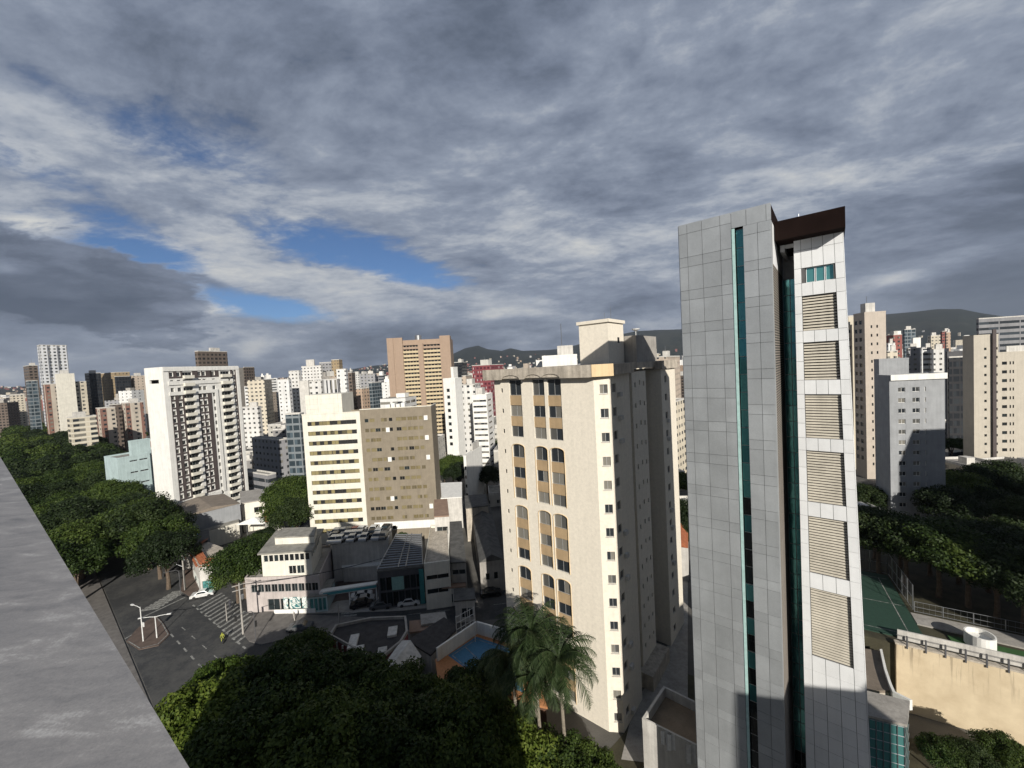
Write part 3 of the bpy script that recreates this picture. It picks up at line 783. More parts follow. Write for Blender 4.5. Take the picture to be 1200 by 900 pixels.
for (x0, x1, z0, z1) in louv:
    fr = MB(); fr.face([(x0, S + .34, z0), (x1, S + .34, z0), (x1, S + .34, z1), (x0, S + .34, z1)], 1)
    n = int((z1 - z0) / .21)
    for i in range(n):
        z = z0 + (z1 - z0) * (i + .5) / n; v = [(x0 + .02, S + .10, z - .09), (x1 - .02, S + .10, z - .09), (x1 - .02, S + .145, z + .05), (x0 + .02, S + .145, z + .05)]
        fr.face(v, 0); fr.face([(p[0], p[1] + .015, p[2]) for p in v[::-1]], 0)
        fr.face([(x0 + .02, S + .145, z + .05), (x1 - .02, S + .145, z + .05), (x1 - .02, S + .16, z + .05), (x0 + .02, S + .16, z + .05)], 0)
    fr.build('louvre', [M_louv, M_black], tw)
wd = (gx1 - gx0) / 3
for i in range(3): inst('window', win_mesh(wd - .04, gwz[1] - gwz[0], 1, M_wpanel, M_teal, .04), tw, (gx0 + i * wd + .02, S + .15, gwz[0]), 0)
# the white block widens towards its foot, as the real tower does
for ob in tw.children:
    if ob.name.split('.')[0] in ('white_wall', 'white_cladding', 'white_side_cladding', 'louvre'):
        for v_ in ob.data.vertices:
            if v_.co.x > w0 + .001: v_.co.x = w0 + (v_.co.x - w0) * (.93 + (55 - min(v_.co.z, 56)) * .0078)
# brown overhanging roof over the white block (rear edge lifted), white beam, mast
zr = zat(975, 242, 1.4) 
mb = MB()
ya, yb2 = 1.6, 12.0; xa, xb = f1 + .05, w0 + (w1 - w0) * .945 + .1
zt = zat(987, 242, ya)
mb.prism([(xa, ya), (xb, ya), (xb, yb2), (xa, yb2)], zt - 1.45, zt)
mb.build('overhanging_roof', M_soffit, tw)
mb = MB(); mb.box(f1 + .2, f1 + .5, S + .6, 12, TOPZ - 3, WT + .2); mb.box(f1 + .2, w0, S + .7, S + .95, WT - .9, WT - .5); mb.box(f1 + .2, w0, S + .7, S + .95, WT - .3, WT + .1); mb.build('roof_beam', M_wpanel, tw)
mb = MB(); mb.tube([(f1 + 1.2, 9, TOPZ - 3), (f1 + 1.2, 9, TOPZ + 1.2)], .03, 6); mb.build('mast', M_metal, tw)
# ledge lamps on the cladding
FOOT.append((ORG[0] + 8, ORG[1] + 5, 12))

# ------------------------------------------------------------------ beige residential tower
YB = 47.6
BZ = Q(713, 437, YB).z
cF = Q(695, 440, YB + .0)          # right end of the front face
# local frame: x along front (right, nearer), y back
C0 = (cF.x, cF.y)
def bxl(px, py, s=0.0):
    r = ray(px, py); ox, oy = C0[0] + bx * s, C0[1] + by * s
    return (oy * r.x - ox * r.y) / (fx * r.y - fy * r.x)
wL = -bxl(581, 480)
bt_org = (C0[0] - fx * wL, C0[1] - fy * wL)
bt = empty('apartment_tower', (bt_org[0], bt_org[1], 0), rot39, 'beige tiled apartment tower with tan arched window bays and scalloped concrete roof edge', 'tower')
def bzat(px, py):
    x = bxl(px, py); yy = C0[1] + fy * x; r = ray(px, py); return EYE.z + r.z / r.y * yy
FH = 2.92; ZT = bzat(690, 440.5) ; ZR = ZT
zf = lambda k_: ZT - .35 - k_ * FH           # top of floor k below the roof
ch = .95; cx_ = 1.55
# footprint: front wing, chamfered corner, side recess with core, rear wing
sideL = 25.0
poly = [(0, 0), (wL, 0), (wL + cx_, ch), (wL + cx_, 7.0), (wL - 1.2, 7.0), (wL - 1.2, 10.2), (wL + .6, 10.2), (wL + .6, 15.5), (wL - 2.2, 15.5), (wL - 2.2, 19.5), (wL + cx_, 19.5), (wL + cx_, 26.5), (0, 26.5)]
def lxw(px, py): return bxl(px, py) + wL
cols = []
for (pa, pb, py) in ((597.5, 611.5, 470), (624.5, 638.5, 470), (642, 658, 470)):
    cols.append((lxw(pa, py), lxw(pb, py)))
items = []; wb = MB(); NF = 15
front_ops = []; groups = []
for g in range(5):
    zt_ = zf(g * 3) - (.15 if g else -.1); zb_ = zf(g * 3 + 2) - 2.05
    for (xa, xb) in cols:
        front_ops.append((xa, xb, zb_, zt_)); groups.append((g, xa, xb, zb_, zt_))
for k_ in range(NF):
    front_ops.append((lxw(588.5, 470) - .12, lxw(588.5, 470) + .22, zf(k_) - 1.65, zf(k_) - 1.05))
wall_open(wb, (0, 0), (1, 0), wL, 0, ZT, front_ops, .30, 0)
# arch infill corners
for (g, xa, xb, zb_, zt_) in groups:
    if g == 0: continue
    n = 8; r = (xb - xa) / 2; rise = .42
    arc = [(xa + r - r * math.cos(math.pi * i / n), zt_ - rise + rise * math.sin(math.pi * i / n)) for i in range(n + 1)]
    for i in range(n):
        (p, z_p), (q_, z_q) = arc[i], arc[i + 1]
        wb.face([(p, 0, z_p), (q_, 0, z_q), (q_, 0, zt_), (p, 0, zt_)], 0); wb.face([(p, 0, z_p), (p, .3, z_p), (q_, .3, z_q), (q_, 0, z_q)], 0)
P = poly
def edge_wall(i, ops, depth=.22):
    p, q_ = P[i], P[(i + 1) % len(P)]; L = math.hypot(q_[0] - p[0], q_[1] - p[1]); wall_open(wb, p, ((q_[0] - p[0]) / L, (q_[1] - p[1]) / L), L, 0, ZT, ops, depth, 0)
    return p, ((q_[0] - p[0]) / L, (q_[1] - p[1]) / L), L
def win_on(p, d, ops, panes, fm=M_alu, gm=M_glass, depth=.16):
    inn = (-d[1], d[0]); rz = math.atan2(d[1], d[0])
    for o in ops: items.append((win_mesh(o[1] - o[0] - .004, o[3] - o[2] - .004, panes, fm, gm), (p[0] + d[0] * (o[0] + .002) + inn[0] * depth, p[1] + d[1] * (o[0] + .002) + inn[1] * depth, o[2] + .002), rz))
# chamfer
Lc = math.hypot(cx_, ch)
ops = [(Lc * .38, Lc * .38 + .95, zf(k_) - 1.85, zf(k_) - .75) for k_ in range(NF)]
p, d, L = edge_wall(1, ops); win_on(p, d, ops, 2)
ops = [(.8, 1.9, zf(k_) - 1.85, zf(k_) - .75) for k_ in range(NF)] 
p, d, L = edge_wall(2, ops); win_on(p, d, ops, 2)
ops = [(3.4, 4.3, zf(k_) - 1.85, zf(k_) - .75) for k_ in range(NF)]
edge_wall(3, []); edge_wall(4, []); edge_wall(5, [])
ops = [(u, u + .45, zf(k_) - 1.9 + .25 * (j % 2), zf(k_) - 1.2 + .25 * (j % 2)) for k_ in range(NF) for j, u in enumerate((.9, 2.6, 4.2))]
p, d, L = edge_wall(6, ops); win_on(p, d, ops, 1)
edge_wall(7, [])
ops = [(1.4, 2.3, zf(k_) - 1.85, zf(k_) - .75) for k_ in range(NF)]
p, d, L = edge_wall(8, ops); win_on(p, d, ops, 2)
ops = [(1.6, 2.4, zf(k_) - 1.85, zf(k_) - .75) for k_ in range(NF)]
p, d, L = edge_wall(9, []) 
ops = [(1.5, 2.6, zf(k_) - 1.85, zf(k_) - .75) for k_ in range(NF)]
p, d, L = edge_wall(10, ops); win_on(p, d, ops, 2)
edge_wall(11, []); edge_wall(12, [])
wb.build('wall', M_beige, bt)
small = [(lxw(588.5, 470) - .12, lxw(588.5, 470) + .22, zf(k_) - 1.65, zf(k_) - 1.05) for k_ in range(NF)]
win_on((0, 0), (1, 0), small, 1, M_dframe, M_dglass)
# window bays: three windows and two tan panels in each opening
pan = {}; wmain = []
for (g, xa, xb, zb_, zt_) in groups:
    for j in range(3):
        kz = g * 3 + j; top = (zt_ if j == 0 else zf(kz) - .62 + .1); bot = zf(kz) - 2.05
        if j == 0 and g > 0: top = zt_ - .0
        if g == 0 and j == 0: top = zt_
        wmain.append((win_mesh(xb - xa - .01, top - bot - .01, 2, M_alu, M_glass), (xa + .005, .22, bot + .005), 0))
        if j < 2:
            nb = zf(kz + 1) - .52; key = (round(xb - xa, 2), round(bot - nb, 2))
            if key not in pan:
                q = MB(); q.box(0, xb - xa - .02, 0, .1, 0, bot - nb - .01); pan[key] = q.mesh('spandrel_panel', [M_tan])
            inst('spandrel_panel', pan[key], bt, (xa + .01, .10, nb + .005), 0)
items = wmain + items
# keep the front bays as single windows, then the nearest others
for me, loc, rz in wmain: inst('window', me, bt, loc, rz)
put_windows(bt, [q for q in items[len(wmain):]], 55)
# arch trims
for (g, xa, xb, zb_, zt_) in groups:
    if g == 0: continue
    n = 10; r = (xb - xa) / 2; rise = .42; tr = MB()
    pts = [(xa + r - (r + .05) * math.cos(math.pi * i / n), -.03, zt_ - rise + (rise + .06) * math.sin(math.pi * i / n)) for i in range(n + 1)]
    tr.tube([(pts[0][0], -.03, zb_)] + pts + [(pts[-1][0], -.03, zb_)], .05, 5); tr.build('arch_trim', M_peach, bt)
# roof slab with scalloped edge on the front
RT = bzat(690, 427.5)
mb = MB()
ov = 1.0
def off(poly): return poly
mb.prism([(-1.2, -ov + .14), (wL + .3, -ov + .14), (wL + 2.2, .75), (wL + 2.2, 7.2), (wL + .8, 7.2), (wL + .8, 19.2), (wL + 1.9, 19.2), (wL + 1.9, 27), (-1.2, 27)], RT - .9, RT - .02)
mb.prism([(-1.2, -ov + .14), (wL + .3, -ov + .14), (wL + 2.2, .75), (wL + 2.2, 7.2), (-1.2, 7.2)], ZT, RT - .9)
mb.prism([(wL + .4, 19.2), (wL + 1.9, 19.2), (wL + 1.9, 27), (wL + .4, 27)], ZT, RT - .9)
mb.build('roof_slab', M_conc, bt)
mb = MB(); zlow = ZT - .15; N = 120
sc_arcs = [(cols[0][0] - .5, cols[0][1] + .5), (cols[1][0] - .5, (cols[1][1] + cols[2][0]) / 2), ((cols[1][1] + cols[2][0]) / 2, cols[2][1] + .5)]
def low(x):
    for a, b in sc_arcs:
        if a < x < b: t = (x - a) / (b - a); return zlow + .6 * math.sqrt(max(0, 1 - (2 * t - 1) ** 2)) 
    return zlow
x0, x1 = -1.3, wL + .30
for i in range(N):
    p, q_ = x0 + (x1 - x0) * i / N, x0 + (x1 - x0) * (i + 1) / N; zp, zq = low(p), low(q_)
    mb.face([(p, -ov, zp), (q_, -ov, zq), (q_, -ov, RT), (p, -ov, RT)]); mb.face([(p, -ov, zp), (p, -ov + .13, zp), (q_, -ov + .13, zq), (q_, -ov, zq)])
    mb.face([(q_, -ov + .13, zq), (p, -ov + .13, zp), (p, -ov + .13, RT), (q_, -ov + .13, RT)])
mb.face([(x0, -ov, RT), (x1, -ov, RT), (x1, -ov + .13, RT), (x0, -ov + .13, RT)]); mb.face([(x0, -ov, zlow), (x0, -ov, RT), (x0, -ov + .13, RT), (x0, -ov + .13, zlow)])
mb.build('roof_edge', M_conc, bt)
mb = MB(); mb.prism([(x1 + .01, -ov - .01), (x1 + .08, -ov - .02), (wL + 2.36, .62), (wL + 2.25, .72), (x1 + .01, -ov + .135)], zlow + .05, RT + .01)
mb.build('roof_edge_end', M_peach, bt)
# water tank house on the roof
def btx(px, s): 
    r = ray(px, 400); ox, oy = C0[0] + bx * s, C0[1] + by * s
    return (oy * r.x - ox * r.y) / (fx * r.y - fy * r.x) + wL
s0 = 8.5
tx0, tx1 = btx(679, s0), btx(713, s0)
zt2 = EYE.z + (ray(700, 374).z / ray(700, 374).y) * (C0[1] + by * s0 + fy * (tx1 - wL))
mb = MB(); mb.box(tx0, tx1, s0, s0 + 5.2, RT - .9, zt2 - .45); mb.box(tx0 - .25, tx1 + .25, s0 - .25, s0 + 5.4, zt2 - .45, zt2); mb.build('water_tank_house', M_beige, bt)
q = MB(); q.box(tx1 + .0, tx1 + .04, s0 + 3.0, s0 + 3.6, zt2 - 3.3, zt2 - 2.5); q.build('vent', M_black, bt)
mb = MB(); mb.box(tx1 - 2.5, tx1 + 1.8, s0 + 5.45, s0 + 14, RT - .9, zt2 - 2.3); mb.build('lift_house', M_conc2, bt)
mb = MB(); mb.tube([(tx1 - .4, s0 + 2, zt2), (tx1 - .4, s0 + 2, zt2 + 1.8)], .03, 5); mb.tube([(tx1 - .9, s0 + 1, zt2), (tx1 - .9, s0 + 1, zt2 + 1.0)], .03, 5); mb.build('antenna', M_metal, bt)
mb = MB(); mb.lathe((tx1 + 1, s0 + 7.5, zt2 - 1.4), [(.05, -.9), (.06, -.2), (.55, .05), (.62, .22), (.1, .10)], 14); mb.build('dish', M_lamp, bt)
mb = MB(); mb.box(wL + .4, wL + 2.4, 9.0, 16, 0, 2.2); mb.build('side_porch', M_conc, bt)
for i in range(6): FOOT.append((C0[0] - fx * 6 + bx * (i * 5), C0[1] - fy * 6 + by * i * 5, 9))
# ------------------------------------------------------------------ generic block
M_lift = M_dirtyw
def bld(name, label, L, C, R, yt, Y, beta, wall, A=None, B=None, w=None, d=None, box=1, group=None, cat='building', lim=100, roofm=None, zs=None):
    org, w, d, z, rz = solve(L, C, R, yt, Y, beta, w, d)
    root = empty(name, (org[0], org[1], 0), rz, label, cat, group)
    mb = MB(); items = []
    edges = [((0, 0), (1, 0), w, A), ((w, 0), (0, 1), d, B), ((w, d), (-1, 0), w, None), ((0, d), (0, -1), d, None)]
    for p, dr, Ln, sp in edges:
        ops = []
        if sp:
            n = sp['n']; mt = sp.get('mt', 1.2); fh = sp.get('fh', (z - mt - sp.get('mb', 2)) / n); h = sp.get('h', .45) * fh
            for k_ in range(n):
                for c_ in sp['cols']:
                    zt_ = z - mt - k_ * fh - fh * sp.get('sill', .2)
                    ops.append((c_[0] * Ln, c_[1] * Ln, zt_ - h, zt_))
            inn = (-dr[1], dr[0]); dep = sp.get('dep', .2)
            for o in ops:
                me = win_mesh(round(o[1] - o[0], 1), round(h, 2), sp.get('panes', 2), sp.get('fm', M_alu), sp.get('gm', M_glass), sp.get('t', .07))
                items.append((me, (p[0] + dr[0] * o[0] + inn[0] * dep * .8, p[1] + dr[1] * o[0] + inn[1] * dep * .8, o[2]), math.atan2(dr[1], dr[0])))
            ops = [(o[0], o[0] + round(o[1] - o[0], 1), o[2], o[2] + round(h, 2)) for o in ops]
            if sp.get('split'): pass
        wall_open(mb, p, dr, Ln, 0, z, ops, .3, 0)
    mb.build('wall', wall if not isinstance(wall, tuple) else wall[0], root)
    if items: put_windows(root, items, lim)
    q = MB(); q.face([(.1, .1, z - .5), (w - .1, .1, z - .5), (w - .1, d - .1, z - .5), (.1, d - .1, z - .5)])
    q.build('roof', roofm or M_fibre, root)
    q = MB(); t = .22
    q.box(-.03, w + .03, -.03, t, z - .5, z + .05); q.box(-.03, w + .03, d - t, d + .03, z - .5, z + .05); q.box(-.03, t, t, d - t, z - .5, z + .05); q.box(w - t, w + .03, t, d - t, z - .5, z + .05)
    q.build('parapet', M_dirtyw if isinstance(wall, tuple) or 'facade' in getattr(wall, 'name', '') else wall, root)
    if box:
        r = random.Random(int(C * 7 + yt)); q = MB(); bw, bd = min(w * .45, 8), min(d * .45, 7); x = r.uniform(.15, .5) * w; y = r.uniform(.15, .5) * d
        q.box(x, x + bw, y, y + bd, z - .5, z + (2.6 if box == 1 else box)); lh = q.build('lift_house', M_lift, root)
        if r.random() < .6:
            q = MB(); xx = x + bw * .3; q.tube([(xx, y + bd / 2, z + 2), (xx, y + bd / 2, z + 2 + r.uniform(3, 6))], .08, 4); q.build('antenna', M_metal, lh)
    root['_c'] = (0, 0, z * .5)
    return root, w, d, z
FW = facade('white_facade', (.66, .65, .62), bay=3.2, wf=.42, hf=.38)
FW2 = facade('white_ribbon_facade', (.68, .68, .66), bay=6.5, wf=.8, hf=.42)
FW3 = facade('white_narrow_facade', (.72, .72, .70), bay=4.6, wf=.25, hf=.36)
FC = facade('cream_facade', (.60, .54, .43), bay=3.0, wf=.5, hf=.4)
FC2 = facade('cream_balcony_facade', (.62, .56, .44), bay=7, wf=.7, hf=.5, balc=(.7, .66, .56))
FP = facade('pinkish_beige_facade', (.50, .42, .34), bay=3.4, wf=.28, hf=.34)
FB = facade('brown_striped_facade', (.52, .46, .38), bay=4.2, wf=.34, hf=.42, band=(.24, .13, .10), bandw=.38)
FD = facade('dark_glass_facade', (.022, .022, .025), glass=(.015, .018, .022), curt=(.03, .035, .04), bay=2.4, wf=.85, hf=.7)  # wall tone deepened to carry the shade on the dark block at right
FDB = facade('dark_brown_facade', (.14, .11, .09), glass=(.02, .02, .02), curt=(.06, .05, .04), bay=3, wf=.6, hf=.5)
FG = facade('grey_facade', (.30, .30, .31), bay=3.3, wf=.45, hf=.4)
FG2 = facade('grey_ribbon_facade', (.24, .24, .25), glass=(.03, .035, .04), curt=(.05, .06, .07), bay=9, wf=.95, hf=.45)
FY = facade('ochre_facade', (.33, .25, .15), bay=3, wf=.35, hf=.35)
FO = facade('orange_facade', (.46, .34, .25), bay=3.4, wf=.4, hf=.4)
FR = facade('brick_red_facade', (.27, .09, .075), bay=3.4, wf=.45, hf=.45)
FCR = facade('crimson_grid_facade', (.24, .06, .07), glass=(.10, .03, .04), curt=(.45, .35, .35), bay=3.0, wf=.6, hf=.55)
FT = facade('blue_glass_facade', (.20, .225, .24), glass=(.035, .05, .06), curt=(.08, .11, .13), bay=3, wf=.85, hf=.7)
FS = facade('low_house_facade', (.50, .48, .43), bay=3.4, wf=.35, hf=.36)
FS2 = facade('low_cream_facade', (.58, .52, .40), bay=3.6, wf=.35, hf=.36)
FS3 = facade('low_grey_facade', (.26, .25, .24), bay=3.6, wf=.4, hf=.4)

# ------------------------------------------------------------------ brown and cream hotel
M_olive = glassy('olive_curtain', (.16, .13, .065), (.21, .175, .09), (.12, .10, .06), rough=.3)
def hotel():
    org, w, d, z, rz = solve(353, 505, 508.5, 478, 108, 0, None, 7)
    def lx(px): 
        r = ray(px, 540); b = math.radians(0); return (org[1] * r.x - org[0] * r.y) / (math.cos(b) * r.y + math.sin(b) * r.x) 
    root = empty('hotel_block', (org[0], org[1], 0), rz, 'twelve storey block, left part cream with strip windows and right part brown', 'building')
    xs = w * (421 - 353) / (505 - 353); n = 12; fh = 2.72; mt = 1.5
    zr = lambda k_: z - mt - k_ * fh - .55
    mb = MB(); ops = []; items = []
    segs = [(.085, .275), (.28, .47), (.475, .66), (.665, .93)]
    for k_ in range(n):
        ops.append((xs * .085, xs * .93, zr(k_) - 1.15, zr(k_)))
        for a, b in segs: items.append((win_mesh(round(xs * (b - a), 1) , 1.14, 3, M_dframe, M_glassy, .05), (xs * a, .2, zr(k_) - 1.15), 0))
    # cream wall also carries a recessed panel round each strip
    wall_open(mb, (0, 0), (1, 0), xs, 0, z, ops, .35, 0)
    mb.face([(0, d, 0), (0, 0, 0), (0, 0, z), (0, d, z)])
    mb.build('cream_wall', M_cream, root)
    mb = MB(); ops = []; W2 = w - xs; rr = random.Random(4); white = []
    for k_ in range(n):
        x = .08
        slots = [(.06, .115), (.13, .20), (.205, .275), (.29, .375), (.40, .45), (.50, .57), (.575, .645), (.66, .73), (.735, .80), (.82, .875)]
        for j, (a, b) in enumerate(slots):
            if rr.random() < .10: continue
            if j == 4 and rr.random() < .55: white.append((xs + W2 * .355, zr(k_) - 1.2)); 
            ops.append((W2 * a, W2 * b, zr(k_) - 1.02, zr(k_) - .02))
            g = M_dglass if (j in (4,) or rr.random() < .12) else M_olive
            items.append((win_mesh(round(W2 * (b - a), 2), .99, 1 if j in (0, 4) else 2, M_brown, g, .05), (xs + W2 * a, .12, zr(k_) - 1.015), 0))
        if rr.random() < .35: white.append((xs + W2 * .895, zr(k_) - 1.15))
    wall_open(mb, (xs, 0), (1, 0), W2, 0, z + .5, ops, .25, 0)
    mb.face([(w, 0, 0), (w, d, 0), (w, d, z + .5), (w, 0, z + .5)]); mb.face([(w, d, 0), (0, d, 0), (0, d, z), (w, d, z)])
    mb.build('brown_wall', M_brown, root)
    for me, loc, rz_ in items: inst('window', me, root, loc, rz_)
    for (x, zz) in white[:16]:
        q = MB(); q.box(x, x + 1.0, -.25, -.01, zz, zz + 1.25); q.build('white_box', M_white, root)
    q = MB(); q.face([(0, 0, z - .4), (w, 0, z - .4), (w, d, z - .4), (0, d, z - .4)]); q.build('roof', M_fibre, root)
    q = MB(); q.box(-.1, xs, -.08, .2, z - .1, z + .15); q.box(xs, w + .05, -.08, .2, z + .5, z + .7); q.box(w - .2, w + .05, .2, d, z + .5, z + .7); q.build('coping', M_cream, root)
    q = MB(); 
    xa, xb = xs * .05, xs * .68
    q.box(xa, xb, 1.0, 9, z - .4, z + 5.2); q.build('lift_house', M_cream, root)
    q = MB()
    for i in range(1, 9): q.box(xa + (xb - xa) * i / 9 - .03, xa + (xb - xa) * i / 9 + .03, .97, 1.0, z, z + 5.2)
    for i in range(1, 4): q.box(xa, xb, .97, 1.0, z + i * 1.3 - .03, z + i * 1.3 + .03)
    q.build('cladding_joint', M_dirtyw, root)
    q = MB(); q.box(-1.6, -.02, 3, 6, 0, z * .74); q.build('side_stair', M_cream, root)
    q = MB()
    for i in range(4): q.box(w * .62 + i * 1.4, w * .62 + i * 1.4 + 1, 4, 6, z - .4, z + 1.2 + .3 * (i % 2))
    q.build('air_unit', M_white, root)
    q = MB(); q.box(xs + 2, w, -.25, -.02, 3.2, 5.3); q.build('canopy', M_white, root)
hotel()

# ------------------------------------------------------------------ white and dark brown tower at left
def left_tower():
    org, w, d, z, rz = solve(168.5, 190, 279, 430, 127, 18)
    z -= 0
    root = empty('balcony_tower', (org[0], org[1], 0), rz, 'tall white apartment tower with dark brown panels, balconies and nested white frames', 'tower')
    n = 19; mt = 1.3; fh = (z - mt - 3) / n; mb = MB(); items = []
    wall_open(mb, (0, 0), (1, 0), w, 0, z, [(w * .25, w * .75, z - 5.2, z - 4.0)], .5); mb.face([(w, d, 0), (0, d, 0), (0, d, z), (w, d, z)]); mb.face([(0, d, 0), (0, 0, 0), (0, 0, z), (0, d, z)])
    # facade B: columns of windows
    U = [(.075, .115), (.155, .20), (.415, .46), (.475, .52), (.60, .645), (.90, .935)]
    balc = [(.225, .345), (.725, .86)]
    ops = []
    for k_ in range(n):
        zt_ = z - mt - k_ * fh - .55
        for a, b in U: ops.append((d * a, d * b, zt_ - 1.35, zt_))
        for a, b in balc: ops.append((d * a, d * b, zt_ - 2.0, zt_))
    wall_open(mb, (w, 0), (0, 1), d, 0, z, ops, .5)
    mb.build('wall', M_white, root)
    for k_ in range(n):
        zt_ = z - mt - k_ * fh - .55
        for a, b in U: items.append((win_mesh(round(d * (b - a), 2), 1.34, 2, M_alu, M_glass, .08), (w - .3, d * a, zt_ - 1.35), math.pi / 2))
        for a, b in balc: items.append((win_mesh(round(d * (b - a), 2), 1.99, 3, M_alu, M_dglass, .07), (w - .45, d * a, zt_ - 2.0), math.pi / 2))
    put_windows(root, items, 95)
    # dark brown tile fields between openings
    def field(a, b, k0, k1):
        q = MB()
        us = sorted([a, b] + [u for c_ in U + balc for u in c_ if a < u < b])
        for k_ in range(k0, k1):
            zt_ = z - mt - k_ * fh; 
            for p_, q_ in zip(us[:-1], us[1:]):
                m_ = (p_ + q_) / 2; inU = any(c_[0] < m_ < c_[1] for c_ in U); inB = any(c_[0] < m_ < c_[1] for c_ in balc)
                if inB: continue
                if inU: q.box(w + .02, w + .06, d * p_, d * q_, zt_ - fh + .0, zt_ - 1.92)
                else: q.box(w + .02, w + .06, d * p_, d * q_, zt_ - fh, zt_)
        q.build('tile_field', M_dbrown, root)
    field(.065, .225, 3, n - 2); field(.36, .385, 4, n - 2) if False else None
    field(.395, .58, 3, n - 2); field(.66, .67, 2, n) if False else None
    field(.87, .955, 0, n); field(.065, .70, 0, 1); field(.345, .58, n - 1, n)
    field(.58, .62, 0, 1)
    q = MB()
    def band(a0, a1, k0, k1): q.box(w + .08, w + .30, d * a0, d * a1, z - mt - k1 * fh, z - mt - k0 * fh)
    band(.05, .83, 1.35, 1.85); band(.05, .62, 2.75, 3.2); band(.62, .665, 2.75, n - 1.6); band(.865, .90, 1.35, n - .2); band(.345, .395, 3.4, n - 1.8)
    band(.05, .60, n - 1.75, n - 1.35); band(.08, .70, n - .35, n); band(.955, 1.0, 0, n); band(0, 1.0, -.45, 0.05)
    q.build('frame_band', M_white, root)
    for k_ in range(n):
        for a, b in balc:
            q = MB(); zt_ = z - mt - k_ * fh - .55 - 2.05
            q.box(w - .4, w + 1.1, d * a - .05, d * b + .05, zt_ - .12, zt_ + .05); q.box(w + 1.0, w + 1.1, d * a - .05, d * b + .05, zt_ + .05, zt_ + .95)
            q.box(w + .1, w + 1.0, d * a - .05, d * a + .02, zt_ + .05, zt_ + .95); q.build('balcony', M_cream, root)
    q = MB(); q.face([(0, 0, z), (w, 0, z), (w, d, z), (0, d, z)]); q.build('roof', M_fibre, root)
left_tower()

# ------------------------------------------------------------------ orange-brown slab with yellow balconies
def orange_tower():
    org, w, d, z, rz = solve(453, 527, 530, 393, 225, -3, None, 16)
    root = empty('ribbed_tower', (org[0], org[1], 0), rz, 'tall orange-brown tower with two yellow bands of balconies between brick coloured piers', 'tower')
    M_pier = plaster('brick_brown_pier', (.34, .25, .185), var=.06, streak=.08); M_yel = plaster('yellow_balcony', (.52, .43, .28), var=.08, streak=.05)
    mb = MB(); mb.box(0, w, 0.6, d, 0, z - 1.5); mb.build('wall', M_pier, root)
    q = MB()
    for a, b, t in ((0, .10, 0), (.10, .13, .4), (.13, .245, .15), (.485, .565, .1), (.835, .87, .3), (.87, 1, 0)):
        q.box(w * a, w * b - .03, t - 1, .58, 0, z + (0 if a < .2 or a > .8 else -3.5))
    q.box(0, w * .13, .6, 7, z - 1.5, z); q.box(w * .87, w, .6, 7, z - 1.5, z); q.build('pier', M_pier, root)
    n = 30; fh = z / n
    for (a, b) in ((.245, .485), (.565, .835)):
        for k_ in range(n):
            if k_ < 1: continue
            zt_ = z - 1.0 - k_ * fh
            if zt_ < 4: break
            r = MB(); top = k_ < 3
            r.box(w * a, w * b, -.1, .57, zt_ - fh * .55, zt_); r.build('balcony', M_yel if not top else M_pier, root)
            r = MB(); seg = 5
            for j in range(seg):
                x0 = w * (a + (b - a) * j / seg); r.box(x0 + .25, x0 + w * (b - a) / seg - .1, .45, .58, zt_ - fh, zt_ - fh * .55)
            r.build('window', [M_dglass], root)
    q = MB(); q.lathe((w * .47, 5, z - 2), [(1.9, 0), (1.9, 3.2), (1.2, 3.6)], 16); q.build('water_tank', M_metal, root)
orange_tower()

# ------------------------------------------------------------------ middle-distance blocks measured from the photograph
g5 = [(.08, .17), (.25, .34), (.42, .51), (.59, .68), (.78, .88)]
g4 = [(.1, .22), (.33, .45), (.56, .68), (.78, .9)]
g3 = [(.12, .3), (.4, .58), (.68, .88)]
# right side
SLAB = bld('slab_block', 'grey apartment block with paired square windows, right of the panelled tower', 1027, 1042, 1107, 440, 98, 101, M_grey,
    A=None, B=dict(n=14, cols=[(.16, .29), (.42, .55), (.64, .67)], fh=2.62, mt=2.6, h=.42, gm=M_glass, fm=M_white), d=None, box=0)
r_, w_, d_, z_ = SLAB
q = MB(); q.box(w_ + .02, w_ + .4, .1, d_ + .3, z_ - 1.3, z_ + .1); q.box(w_ - 4, w_ + .02, d_, d_ + .3, z_ - 1.3, z_ + .1); q.build('roof_band', M_white, r_)
r_, w_, d_, z_ = bld('slab_block_annex', 'taller windowless grey stair block just behind the paired-window grey block', 1024, 1030, 1065, 421, 112, 101, M_grey, box=0)
def band_top(px0, px1, y, Y, beta):
    pass
bld('tall_beige_tower', 'slim pinkish-beige tower with rows of tiny windows, right behind the panelled tower', 1000, 1013, 1038, 366, 138, 100, plaster('pinkish_beige', (.48, .42, .355), var=.06, streak=.08),
    A=dict(n=17, cols=[(.1, .35), (.5, .75)], fh=3.0, mt=2, h=.5, panes=1, gm=M_dglass), B=dict(n=17, cols=[(.28, .36), (.55, .63)], fh=3.0, mt=4, h=.33, panes=1, gm=M_dglass, fm=M_dframe), box=3.2)
bld('slim_tower', 'narrow cream tower showing only a sliver at the right edge of the panelled tower', 990, 994, 1001, 370, 150, 100, FC, box=0)
bld('right_edge_tower', 'beige tower with a dark left flank and small windows, second from the right border', 1128, 1141, 1170, 393, 135, 101, plaster('warm_beige', (.47, .43, .36), var=.06, streak=.08),
    A=None, B=dict(n=16, cols=[(.42, .52), (.88, .96)], fh=2.95, mt=3.8, h=.28, panes=1, gm=M_dglass, fm=M_dframe), box=0)
